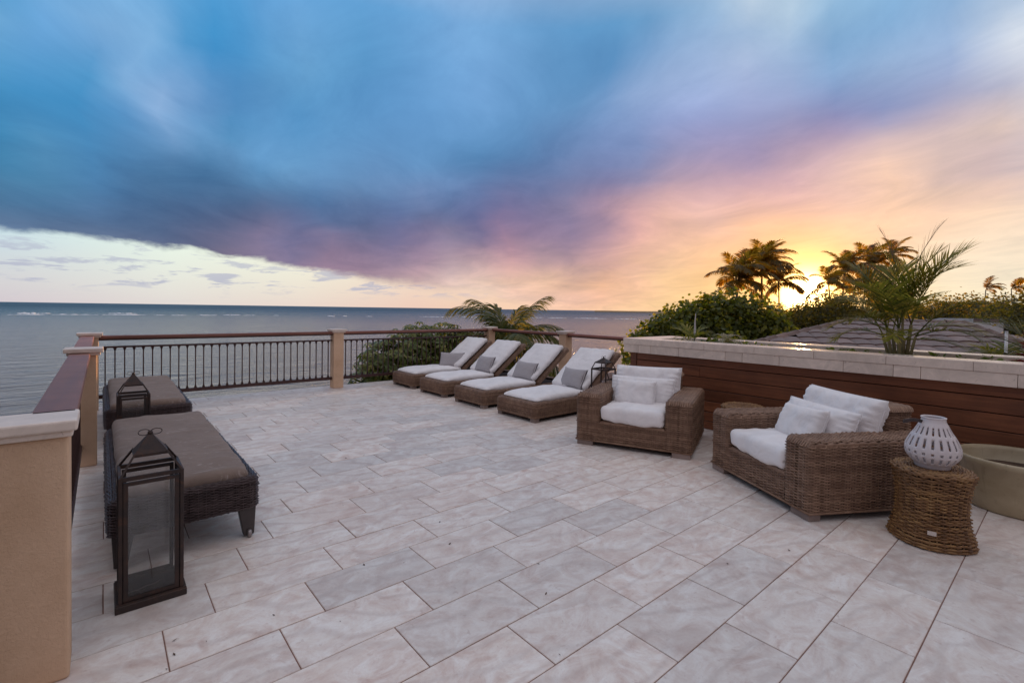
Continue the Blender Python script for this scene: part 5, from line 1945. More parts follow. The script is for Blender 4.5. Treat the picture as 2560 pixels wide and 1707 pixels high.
def frond_mesh(name, L, e0, curl, leafL, n, mat, width=0.03, seed=0, start=0.16, hang=0.5, vee=0.35, spread=62, rr=0.010, mats=None):
    """one palm frond: rachis in the XZ plane from the origin, rising at e0 degrees and curling down by curl degrees"""
    r_ = random.Random(seed)
    NS = 26
    P, T = [], []
    x = z = 0.0
    ds = L / NS
    for i in range(NS + 1):
        t_ = i / NS
        ang = rad(e0 - curl * t_ ** 1.5)
        P.append(Vector((x, 0, z)))
        T.append(Vector((math.cos(ang), 0, math.sin(ang))))
        x += math.cos(ang) * ds
        z += math.sin(ang) * ds
    V, F = [], []

    def at(t_):
        f = min(t_, 0.9999) * NS
        i = int(f)
        return P[i].lerp(P[i + 1], f - i), T[i].lerp(T[i + 1], f - i).normalized()
    # rachis
    for i in range(NS + 1):
        w = rr * (1 - 0.8 * i / NS)
        N_ = Vector((-T[i].z, 0, T[i].x))
        V += [P[i] + Vector((0, w, 0)), P[i] + N_ * w, P[i] - Vector((0, w, 0)), P[i] - N_ * w]
    for i in range(NS):
        for k in range(4):
            F.append((i * 4 + k, i * 4 + (k + 1) % 4, i * 4 + 4 + (k + 1) % 4, i * 4 + 4 + k))
    down = Vector((0, 0, -1))
    for i in range(n):
        t_ = start + (1 - start) * (i + r_.random() * 0.5) / n
        p, d = at(t_)
        N_ = Vector((-d.z, 0, d.x))
        prof = math.sin(PI * (0.12 + 0.86 * ((t_ - start) / (1 - start)))) ** 0.7
        ll = leafL * (0.35 + 0.75 * prof) * r_.uniform(0.85, 1.1)
        sp = rad(spread - 38 * (t_ - start) / (1 - start)) * r_.uniform(0.85, 1.12)
        for s in (-1, 1):
            dir0 = (d * math.cos(sp) + Vector((0, s, 0)) * math.sin(sp) * math.cos(vee) + N_ * math.sin(sp) * math.sin(vee)).normalized()
            dir0 = (dir0 + Vector((r_.gauss(0, .05), r_.gauss(0, .05), r_.gauss(0, .05)))).normalized()
            q = Vector(p)
            dd = Vector(dir0)
            wn = dd.cross(N_).normalized()
            w0 = width * r_.uniform(0.8, 1.1)
            base = len(V)
            K = 4
            for k in range(K + 1):
                u = k / K
                w = w0 * (0.35 + 1.9 * u) if u < 0.3 else w0 * (1.0 - ((u - 0.3) / 0.7) ** 1.6)
                w = max(w, 0.0006)
                V.append(q - wn * w * 0.5)
                V.append(q + wn * w * 0.5)
                dd = (dd + down * hang * (0.6 + 0.8 * u) / K * r_.uniform(0.7, 1.2)).normalized()
                q = q + dd * (ll / K)
            for k in range(K):
                b0 = base + 2 * k
                F.append((b0, b0 + 2, b0 + 3, b0 + 1))
    return np_mesh(name, [tuple(v) for v in V], F, mat, smooth=False)


def trunk_mesh(pts, r0, r1, mat, n=10, name='trunk'):
    b = MB()
    # smooth path
    pts = [Vector(p) for p in pts]
    path = []
    for i in range(len(pts) - 1):
        p0, p1, p2, p3 = pts[max(i - 1, 0)], pts[i], pts[i + 1], pts[min(i + 2, len(pts) - 1)]
        for k in range(6):
            t_ = k / 6
            path.append(0.5 * ((2 * p1) + (-p0 + p2) * t_ + (2 * p0 - 5 * p1 + 4 * p2 - p3) * t_ * t_ + (-p0 + 3 * p1 - 3 * p2 + p3) * t_ ** 3))
    path.append(pts[-1])
    b.tube(path, r0, n, r1=r1)
    return b.mesh(name, mat, True)


# shared coconut fronds for the palms far off
COCO = [frond_mesh('frond', 3.3, e, c, 0.95, 42, M['palmback'], 0.10, i + 10, hang=h_, rr=0.03, vee=0.15)
        for i, (e, c, h_) in enumerate(((62, 95, 0.9), (35, 80, 1.2), (10, 60, 1.5), (78, 60, 0.7), (-25, 35, 1.0)))]


def coco_palm(crown, base, label, scale=1.0, n=17, seed=0, wind=(0.0, 0.0), group='coconut palms against the sunset', lean_=0.0):
    r_ = random.Random(seed)
    t = empty('coconut_palm', base, 0, label, 'palm tree', group)
    c = Vector(crown) - Vector(base)
    mid = c * 0.5 + Vector((r_.uniform(-.4, .4), r_.uniform(-.4, .4), 0.1))
    link('trunk', trunk_mesh([(0, 0, 0), tuple(mid), tuple(c)], 0.15 * scale, 0.08 * scale, M['trunk']), t)
    for k in range(n):
        a = k * 2.39996 + r_.uniform(-.25, .25)
        q = k / n
        mi = 3 if q < 0.2 else 0 if q < 0.45 else 1 if q < 0.72 else 2 if q < 0.9 else 4
        f = link('frond', COCO[mi], t, tuple(c))
        # wind bends azimuths towards the wind direction
        dx_, dy_ = math.cos(a) + wind[0], math.sin(a) + wind[1]
        a2 = math.atan2(dy_, dx_)
        f.rotation_euler = (r_.uniform(-.3, .3), r_.uniform(-.15, .15), a2)
        s_ = scale * r_.uniform(0.85, 1.1)
        f.scale = (s_, s_, s_)
    return t


W_ = (0.35, -0.55)   # wind towards the right of the picture
coco_palm((27.0, 12.45, 3.2), (26.3, 11.3, LAND_Z), 'dark coconut palm, leftmost of those above the round tree', 0.66, 28, 1, W_)
coco_palm((29.5, 12.2, 4.1), (29.3, 11.4, LAND_Z), 'coconut palm with upright crown just behind the leftmost palm', 0.62, 28, 2, W_)
coco_palm((30.8, 11.75, 3.3), (30.6, 11.0, LAND_Z), 'slender coconut palm on the left rim of the setting sun', 0.50, 15, 3, W_)
coco_palm((36.5, 10.85, 3.5), (36.3, 10.2, LAND_Z), 'glowing coconut palm just right of the setting sun', 0.50, 15, 4, W_)
coco_palm((40.0, 10.9, 4.5), (39.6, 10.9, LAND_Z), 'coconut palm with thick crown, second to the right of the sun', 0.62, 26, 5, W_)
coco_palm((42.0, 9.95, 5.0), (41.9, 9.4, LAND_Z), 'wind-blown coconut palm left of the planter palm', 0.58, 24, 6, W_)
coco_palm((44.0, 9.0, 5.8), (44.2, 8.6, LAND_Z), 'tall thin coconut palm seen beside the planter palm', 0.48, 18, 7, W_)
coco_palm((38.0, 9.2, 3.0), (37.8, 9.1, LAND_Z), 'low coconut palm behind the planter palm fronds', 0.55, 22, 8, W_)
coco_palm((66.0, 6.15, 4.1), (66.0, 6.1, LAND_Z), 'small far palm bent by wind, over the right tree line', 0.48, 10, 21, (1.2, -1.4), 'far palms over the right tree line')
coco_palm((68.0, 4.55, 4.2), (68.0, 4.5, LAND_Z), 'second small far palm over the right tree line', 0.48, 10, 22, (1.2, -1.4), 'far palms over the right tree line')
coco_palm((52.0, 2.15, 4.0), (52.0, 2.1, LAND_Z), 'third far palm, nearest the right edge of the tree line', 0.65, 12, 23, (0.6, -0.8), 'far palms over the right tree line')

# palm just beyond the corner post
pc_ = Vector((8.05, 9.75, 0.42))
t = empty('coconut_palm', (8.0, 9.7, LAND_Z), 0, 'green young coconut palm arching over the rail beyond the corner post', 'palm tree')
link('trunk', trunk_mesh([(0, 0, 0), (0.1, 0, 3.5), tuple(pc_ - Vector((8.0, 9.7, LAND_Z)))], 0.16, 0.10, M['trunk']), t)
c_ = pc_ - Vector((8.0, 9.7, LAND_Z))
FR = [  # az(deg, image left = +), e0, curl, length
    (150, 76, 108, 2.1), (125, 84, 80, 1.8), (-38, 72, 50, 1.85), (-48, 54, 92, 1.85), (-60, 46, 95, 1.7), (165, 48, 110, 1.9), (200, 30, 85, 1.7),
    (-50, 20, 80, 1.9), (-75, 8, 60, 1.8), (-30, -10, 50, 1.8), (60, 55, 90, 1.8), (20, 60, 95, 1.7), (90, 35, 85, 1.8), (-110, 50, 105, 1.6), (-140, -5, 60, 1.5),
    (100, 84, 30, 1.2), (0, 80, 40, 1.3), (-95, -25, 40, 1.7), (-70, -40, 30, 1.6)]
for k, (a, e0, cu_, L_) in enumerate(FR):
    fm = frond_mesh('frond', L_, e0, cu_, 0.66, 50, M['palm'], 0.046, 50 + k, hang=1.25, rr=0.018, vee=-0.1)
    f = link('frond', fm, t, tuple(c_), (0, 0, rad(a)))

# ================================================================== broadleaf trees and shrubs
M['leafA'] = mat_leaf('sea_grape_leaf', [(0.040, 0.058, 0.012), (0.100, 0.130, 0.028), (0.20, 0.20, 0.052)], 0.55, (3.0, 2.4, 0.7), 0.4)
M['leafB'] = mat_leaf('shrub_leaf', [(0.028, 0.040, 0.012), (0.055, 0.068, 0.022), (0.10, 0.105, 0.04)], 0.6, (5.5, 3.4, 0.9))
M['leafC'] = mat_leaf('umbrella_leaf', [(0.050, 0.075, 0.018), (0.12, 0.165, 0.038), (0.28, 0.27, 0.08)], 0.32, None, 0.32)
M['leafD'] = mat_leaf('light_shrub_leaf', [(0.07, 0.11, 0.02), (0.12, 0.18, 0.035), (0.20, 0.24, 0.06)], 0.4)


def leaf_cloud(name, blobs, n, size, mat, seed=0, sides=6, shell=0.55, clump=5, csize=0.35):
    """leaves gathered in clumps near the surface of overlapping ellipsoids, outline broken by noise"""
    r = np.random.RandomState(seed)
    blobs = np.array(blobs, float)
    vol = blobs[:, 3] * blobs[:, 4] * blobs[:, 5]
    w = vol ** 0.67
    w /= w.sum()
    nc = n // clump
    bi = r.choice(len(blobs), nc, p=w)
    d = r.randn(nc, 3)
    d /= np.linalg.norm(d, axis=1, keepdims=True)
    lump = np.clip(np.array([mnoise.fractal(Vector(tuple(x * 2.1 + 5 * b)), 1.0, 2.0, 3) for x, b in zip(d, bi)]), -0.9, 0.55)
    rr = (1 - (1 - shell) * r.rand(nc) ** 1.7) * (1 + 0.20 * lump)
    cpos = blobs[bi, :3] + d * blobs[bi, 3:6] * rr[:, None]
    pos = np.repeat(cpos, clump, axis=0) + r.randn(nc * clump, 3) * csize * size
    nn = np.repeat(d, clump, axis=0) * 0.7 + r.randn(nc * clump, 3) * 0.6 + np.array([0, 0, 0.35])
    nn /= np.linalg.norm(nn, axis=1, keepdims=True)
    t1 = np.cross(nn, r.randn(len(nn), 3))
    t1 /= np.linalg.norm(t1, axis=1, keepdims=True)
    t2 = np.cross(nn, t1)
    s = size * (0.6 + 0.7 * r.rand(len(nn)))[:, None]
    if sides == 4:
        V = np.stack([pos - t1 * s * .55, pos + t2 * s * .3 + nn * s * .05, pos + t1 * s * .55, pos - t2 * s * .3 + nn * s * .05], axis=1).reshape(-1, 3)
        F = np.arange(len(V)).reshape(-1, 4)
    else:
        A_ = np.arange(6) * PI / 3
        V = np.stack([pos + t1 * s * .5 * math.cos(a) + t2 * s * .5 * math.sin(a) + nn * s * (0.08 if k % 3 else 0) for k, a in enumerate(A_)], axis=1).reshape(-1, 3)
        b = np.arange(len(pos)) * 6
        F = np.concatenate([np.stack([b, b + 1, b + 2, b + 3], 1), np.stack([b, b + 3, b + 4, b + 5], 1)])
    return np_mesh(name, V, F, mat, smooth=False)


def tree(name, label, cat, base, blobs, n, size, mat, group=None, seed=0, sides=4, limbs=True, trunk_r=0.2, shell=0.5, clump=9, csize=1.0):
    t = empty(name, base, 0, label, cat, group)
    bb = [(x - base[0], y - base[1], z - base[2], a, b, c) for x, y, z, a, b, c in blobs]
    f = link('crown', leaf_cloud('crown', bb, n, size, mat, seed, sides, shell, clump, csize), t)
    f['kind'] = 'stuff'
    if limbs:
        b = MB()
        for k, (x, y, z, a, bq, c) in enumerate(bb):
            b.tube([(0, 0, 0), (x * 0.25, y * 0.25, z * 0.45), (x * 0.8, y * 0.8, z * 0.85), (x, y, z + c * 0.3)], trunk_r * (1 if k == 0 else 0.6), 7, r1=0.02)
        b.build('trunk', M['bark'], t, smooth=True)
    return t


# the large round tree on the right, in front of the coconut palms
SG = []
for azd, dist, top_, hw, hh in ((34.2, 20.5, 0.8, 0.9, 0.9), (32.0, 21.0, 1.35, 1.2, 1.1), (29.8, 21.5, 1.75, 1.3, 1.3), (27.8, 22.0, 2.15, 1.4, 1.5),
                                (25.6, 22.0, 2.40, 1.5, 1.7), (23.6, 22.0, 2.15, 1.3, 1.6), (21.8, 22.0, 1.55, 1.1, 1.3), (20.2, 22.0, 0.75, 0.9, 0.9),
                                (33.0, 19.5, 0.0, 1.1, 1.2), (29.0, 19.0, 0.4, 1.5, 1.6), (25.0, 19.5, 0.6, 1.6, 1.7), (21.8, 20.0, 0.2, 1.2, 1.3)):
    x, y, _ = along(azd, dist)
    SG.append((x, y, top_ - hh, hw, hw, hh))
tree('sea_grape_tree', 'broad dark round-leaved tree above the far end of the planter', 'tree', (18.5, 9.3, LAND_Z), SG, 34000, 0.15, M['leafA'], seed=3, sides=6, trunk_r=0.25, shell=0.62, clump=9, csize=0.9)
# backlit shrubs under the sun
BS = [(20.9, 33, 1.9, 1.5, 1.5, 'low golden bush at the left foot of the sun, behind the round tree', 46), (17.0, 36, 2.9, 1.7, 1.9, 'taller hazy tree mass between the sun and the thick palm', 47), (20.0, 31, 1.25, 1.5, 1.3, 'golden backlit bush directly under the setting sun', 41), (18.0, 32, 1.9, 1.6, 1.6, 'hazy round bush right below the sun, next to the glowing palm', 42),
      (16.2, 30, 2.3, 1.7, 1.6, 'golden bush between the sun and the planter palm', 43), (14.4, 31, 2.8, 1.8, 1.9, 'bushy tree hidden partly by the planter palm', 44),
      (12.5, 33, 2.0, 1.5, 1.6, 'dark bushy tree just right of the planter palm', 45)]
for a, D, top_, hw, hh, lb, sd_ in BS:
    x, y, _ = along(a, D)
    tree('garden_bush', lb, 'bush', (x, y, LAND_Z), [(x, y, top_ - hh, hw, hw, hh), (x - 0.8, y + 0.9, top_ - hh - 0.5, hw * .8, hw * .8, hh * .8), (x - .6, y - 1.0, top_ - hh - 0.4, hw * .8, hw * .8, hh * .8)],
         11000, 0.15, M['leafB'], 'backlit bushes beyond the tiled roof', sd_, shell=0.72, clump=4)
# right-hand tree line
TLN = [(11.3, 52, 1.5, 2.3, 2.0, 'low far tree at the foot of the hill, left end of the tree line'), (9.9, 56, 2.2, 2.6, 2.4, 'rounded far tree, second in the right tree line'),
       (8.5, 58, 3.1, 3.0, 2.8, 'wide far tree under the first bent palm'), (7.0, 60, 3.3, 3.0, 2.8, 'wide far tree between the two bent palms'),
       (5.5, 58, 3.2, 3.0, 3.0, 'far tree under the second bent palm'), (4.0, 54, 2.9, 2.8, 3.0, 'far tree behind the white chimneys'),
       (2.6, 50, 3.4, 2.8, 3.0, 'far tree at the right edge behind the palm fronds'), (1.0, 48, 3.2, 3.0, 3.0, 'far tree just outside the right edge')]
for k, (a, D, top_, hw, hh, lb) in enumerate(TLN):
    x, y, _ = along(a, D)
    tree('far_tree', lb, 'tree', (x, y, LAND_Z), [(x, y, top_ - hh, hw, hw, hh), (x - 1.5, y + 1.2, top_ - hh - 1.0, hw * .8, hw * .8, hh * .8), (x - 2.5, y - 1, top_ - hh - 2.0, hw, hw, hh)],
         10000, 0.26, M['leafB'], 'trees in the right tree line', 60 + k, shell=0.72, clump=4)
# umbrella tree behind the railing bars
def whorl_cloud(name, blobs, n, mat, seed=0, L=0.15):
    r = np.random.RandomState(seed)
    blobs = np.array(blobs, float)
    w = (blobs[:, 3] * blobs[:, 4] * blobs[:, 5]) ** 0.7
    w /= w.sum()
    V, F = [], []
    for q in range(n):
        b = blobs[r.choice(len(blobs), p=w)]
        d = r.randn(3)
        d[2] = d[2] * 0.9 + 0.25
        d /= np.linalg.norm(d)
        k = (1 - 0.42 * r.rand() ** 1.6) * (1 + 0.22 * mnoise.noise(Vector(tuple(d * 2.3 + seed))))
        p = Vector(tuple(b[:3] + d * b[3:6] * k))
        ax = (Vector(tuple(d)) * 0.9 + Vector((0, 0, 0.7)) + Vector(tuple(r.randn(3) * 0.25))).normalized()
        e1 = ax.orthogonal().normalized()
        e2 = ax.cross(e1)
        m_ = 7 + r.randint(3)
        LL = L * (0.75 + 0.6 * r.rand())
        for i in range(m_):
            a = 2 * PI * i / m_ + r.rand() * .3
            dr = e1 * math.cos(a) + e2 * math.sin(a)
            wd = ax.cross(dr) * LL * 0.17
            b0 = len(V)
            V += [p + dr * 0.02, p + dr * LL * .45 - wd + ax * LL * .10, p + dr * LL * .45 + wd + ax * LL * .10, p + dr * LL * .85 - wd * .8 - ax * LL * .12, p + dr * LL * .85 + wd * .8 - ax * LL * .12, p + dr * LL * 1.08 - ax * LL * .38]
            F += [(b0, b0 + 1, b0 + 2), (b0 + 1, b0 + 3, b0 + 4), (b0 + 1, b0 + 4, b0 + 2), (b0 + 3, b0 + 5, b0 + 4)]
    return np_mesh(name, [tuple(v) for v in V], F, mat, smooth=False)


UB_ = [(5.0, 10.15, 0.1, 0.75, 0.6, 0.75), (4.55, 10.0, -0.45, 0.65, 0.5, 0.75), (5.8, 10.3, 0.35, 0.85, 0.7, 0.80), (6.6, 10.4, 0.35, 0.8, 0.7, 0.80), (5.9, 10.1, -0.6, 1.2, 0.7, 0.9), (5.1, 10.1, -1.2, 1.1, 0.7, 0.9), (7.2, 10.4, 0.1, 0.6, .6, .8)]
t = empty('umbrella_tree', (5.8, 10.5, LAND_Z), 0, 'dense umbrella tree pressing against the rear railing bars', 'tree')
bb = [(x - 5.8, y - 10.5, z - LAND_Z, a, b_, c) for x, y, z, a, b_, c in UB_]
f = link('crown', whorl_cloud('crown', bb, 1500, M['leafC'], 4, 0.155), t)
f['kind'] = 'stuff'
b = MB()
for x, y, z, *_ in bb:
    b.tube([(0, 0, 0), (x * .3, y * .3, z * .4), (x * .8, y * .8, z * .85), (x, y, z)], 0.07, 6, r1=0.015)
b.build('trunk', M['bark'], t, smooth=True)

# ================================================================== plants in the planter
t = empty('areca_palm', (6.48, 1.24, 0.98), 0, 'tall areca palm clump growing out of the planter near the sun', 'palm')
r_ = random.Random(12)
CAN = [(-0.05, 0.08, 0.34, 0.020), (0.02, -0.06, 0.42, 0.021), (0.06, 0.03, 0.36, 0.018), (-0.04, -0.10, 0.30, 0.017), (0.0, 0.12, 0.30, 0.018), (0.05, 0.0, 0.5, 0.016), (-.07, 0.0, .38, .020), (0.03, 0.06, 0.32, 0.020), (0.0, -0.02, 0.26, 0.022)]
AF = [  # cane, az, e0, curl, L, leaf, dry
    (1, -92, 76, 38, 0.86, 0.34, 0), (2, -76, 80, 50, 0.82, 0.32, 0), (5, -100, 72, 62, 0.70, 0.30, 0), (3, -88, 60, 70, 0.66, 0.28, 0), (8, -70, 38, 70, 0.62, 0.26, 0),
    (3, -100, 26, 70, 0.52, 0.22, 0), (8, -84, 8, 40, 0.46, 0.18, 0), (0, 96, 78, 74, 0.78, 0.30, 0), (4, 84, 68, 84, 0.72, 0.28, 0), (6, 104, 56, 86, 0.68, 0.28, 0), (0, -20, 84, 40, 0.8, 0.3, 0), (2, 30, 84, 50, 0.78, 0.3, 0), (7, -110, 82, 45, 0.74, 0.3, 0),
    (7, 90, 34, 80, 0.64, 0.26, 0), (4, 76, 18, 70, 0.52, 0.22, 0), (0, 70, 82, 50, 0.84, 0.28, 0), (2, 20, 70, 70, 0.72, 0.28, 0), (6, 160, 66, 70, 0.72, 0.28, 0),
    (1, -50, 80, 44, 0.84, 0.30, 0), (7, 150, 44, 80, 0.6, 0.26, 0), (2, -150, 60, 80, 0.66, 0.28, 0), (5, 110, 85, 30, 0.80, 0.24, 0), (8, 180, 30, 70, 0.5, 0.22, 0), (6, -95, 84, 40, 0.84, 0.30, 0),
    (5, 82, 86, 26, 1.02, 0.18, 1), (5, -98, 84, 32, 1.04, 0.18, 1), (1, 92, 76, 56, 0.9, 0.16, 1), (5, -84, 78, 70, 0.78, 0.14, 1)]
ends = []
for k, (x, y, h_, rr_) in enumerate(CAN):
    p0 = (x * 0.7, y * 0.7, 0)
    p1 = (x * 1.0, y * 1.0, h_ * 0.5)
    p2 = (x * 1.3, y * 1.3, h_)
    link('cane', trunk_mesh([p0, p1, p2], rr_, rr_ * 0.7, M['cane'], 8, 'cane'), t)
    ends.append(p2)
for k, (ci, a, e0, cu_, L_, lf, dry) in enumerate(AF):
    fm = frond_mesh('frond', L_, e0, cu_, lf, 30 if not dry else 14, M['deadfrond'] if dry else M['palm'] if k % 2 else M['palmyel'], 0.017 if not dry else 0.007, 90 + k, start=0.26, hang=0.30, rr=0.007, vee=0.30, spread=66 if not dry else 45)
    link('frond', fm, t, ends[ci], (0, 0, rad(a)))
# stump and young palm at the far end of the planter
t = empty('young_palm', (6.42, 3.55, 0.98), 0, 'small yellow-green palm shoot beside a pale spike in the planter', 'palm')
for k, (a, e0, cu_, L_) in enumerate(((100, 70, 70, 0.34), (-60, 66, 90, 0.36), (60, 80, 50, 0.30), (150, 55, 80, 0.28), (-100, 60, 85, 0.36), (-30, 75, 60, 0.30))):
    link('frond', frond_mesh('frond', L_, e0, cu_, 0.16, 12, M['palmyel'], 0.016, 130 + k, start=0.3, hang=0.5, rr=0.005, vee=0.4), t, (0.0, 0.05, 0.05), (0, 0, rad(a)))
b = MB()
b.tube([(0, 0, 0), (0, 0, 0.22), (0.004, 0, 0.40), (0.012, -0.004, 0.50)], 0.021, 8, r1=0.004)
b.build('spike', mat_simple('grey_spike', (0.42, 0.38, 0.36), 0.7, 20, 0.3, 0.4), t, smooth=True)
t = empty('silver_fern', (6.48, 3.12, 0.98), 0, 'low silvery fern arching over the planter edge', 'fern')
M['fern'] = mat_leaf('fern_leaf', [(0.14, 0.15, 0.09), (0.26, 0.25, 0.17), (0.40, 0.36, 0.26)], 0.3)
for k in range(13):
    a = k * 2.4
    link('frond', frond_mesh('frond', 0.30, 48 + 20 * (k % 3), 130, 0.085, 16, M['fern'], 0.012, 150 + k, start=0.15, hang=0.3, rr=0.003, vee=0.2), t, (0, 0, 0.04), (0, 0, a))
t = empty('broadleaf_plant', (6.50, 3.34, 0.98), 0, 'low broad-leaved green plant between palm shoot and fern', 'plant')
b = MB()
for k in range(16):
    a = k * 2.4
    L_ = 0.20 + 0.10 * r_.random()
    el_ = rad(40 + 35 * r_.random())
    d_ = Vector((math.cos(a) * math.cos(el_), math.sin(a) * math.cos(el_), math.sin(el_)))
    s_ = Vector((-math.sin(a), math.cos(a), 0)) * L_ * 0.22
    tip = d_ * L_ + Vector((0, 0, -0.05))
    b.add([(0, 0, 0.02), tuple(d_ * L_ * .5 + s_), tuple(tip), tuple(d_ * L_ * .5 - s_)], [(0, 1, 2, 3)])
f = b.build('leaves', M['leafD'], t)
f['kind'] = 'stuff'
# creeping ground cover in the planter
lc = leaf_cloud('ground_cover', [(6.47, v_, 1.03, 0.25, 0.5, 0.07) for v_ in (0.3, 1.0, 1.7, 2.4, 3.0, 3.6)], 900, 0.055, M['leafD'], 9, 4)
props(link('ground_cover', lc), 'low green ground cover leaves along the planter soil', 'ground cover', kind='stuff')
# red ti plant at the right edge
t = empty('ti_plant', (6.50, 0.28, 0.98), 0, 'dark red ti plant at the right end of the planter', 'plant')
M['red'] = mat_leaf('red_leaf', [(0.09, 0.004, 0.006), (0.17, 0.008, 0.012), (0.28, 0.02, 0.02)], 0.35, (1.6, 0.5, 0.5), 0.3)
b = MB()
for k in range(26):
    a = k * 2.4
    z0 = 0.05 + 0.22 * (k / 26)
    L_ = 0.16 + 0.05 * r_.random()
    el_ = rad(15 + 50 * r_.random())
    d_ = Vector((math.cos(a) * math.cos(el_), math.sin(a) * math.cos(el_), math.sin(el_)))
    s_ = Vector((-math.sin(a), math.cos(a), 0)) * 0.03
    tip = d_ * L_ + Vector((0, 0, z0 - 0.04))
    o_ = Vector((0, 0, z0))
    b.add([tuple(o_), tuple(o_ + d_ * L_ * .45 + s_), tuple(tip), tuple(o_ + d_ * L_ * .45 - s_)], [(0, 1, 2, 3)])
f = b.build('leaves', M['red'], t)
f['kind'] = 'stuff'
b = MB()
b.tube([(0, 0, 0), (0, 0, 0.3)], 0.008, 6)
b.build('stem', M['bark'], t)
# palm whose fronds enter at the right edge
t = empty('areca_palm', (8.3, 0.10, -2.0), 0, 'feathery palm reaching in from the right edge behind the planter', 'palm')
link('trunk', trunk_mesh([(0, 0, -4.9), (0, 0, 0), (0, 0, 2.8)], 0.10, 0.07, M['trunk']), t)
for k, (a, e0, cu_, L_) in enumerate(((90, 52, 60, 1.0), (100, 40, 75, 0.95), (75, 62, 60, 1.0), (110, 20, 60, 0.8), (60, 30, 70, 0.8), (135, 50, 80, 0.7), (92, 75, 70, 0.9), (70, 5, 50, .7), (-90, 50, 60, 1.0), (-60, 40, 60, 1.0), (-120, 60, 60, 1.0))):
    link('frond', frond_mesh('frond', L_, e0, cu_, 0.38, 28, M['palm'], 0.022, 170 + k, start=0.2, hang=0.4, rr=0.008, vee=0.4), t, (0, 0, 2.8), (0, 0, rad(a)))
t = empty('areca_palm', (10.5, 0.75, -1.0), 0, 'small green palm tree behind the thin white pole', 'palm')
link('trunk', trunk_mesh([(0, 0, -5.9), (0, 0, 0), (0, 0, 1.7)], 0.08, 0.06, M['trunk']), t)
for k in range(14):
    link('frond', frond_mesh('frond', 0.62, 70 - 6 * k, 80, 0.3, 18, M['palm'], 0.03, 190 + k, start=0.2, hang=0.5, rr=0.008, vee=0.3), t, (0, 0, 1.7), (0, 0, k * 2.4))

# ================================================================== neighbouring roofs
M['rooft'] = mat_simple('roof_tile_pink', (0.19, 0.125, 0.108), 0.55, 6, 0.25, 0.5, 0.01, randv=0.25)
M['roofg'] = mat_simple('roof_slate', (0.13, 0.125, 0.14), 0.42, 5, 0.2, 0.3, 0.01, randv=0.12)
M['wallw'] = mat_simple('white_wall', (0.72, 0.72, 0.72), 0.8, 4, 0.06, 0.1)


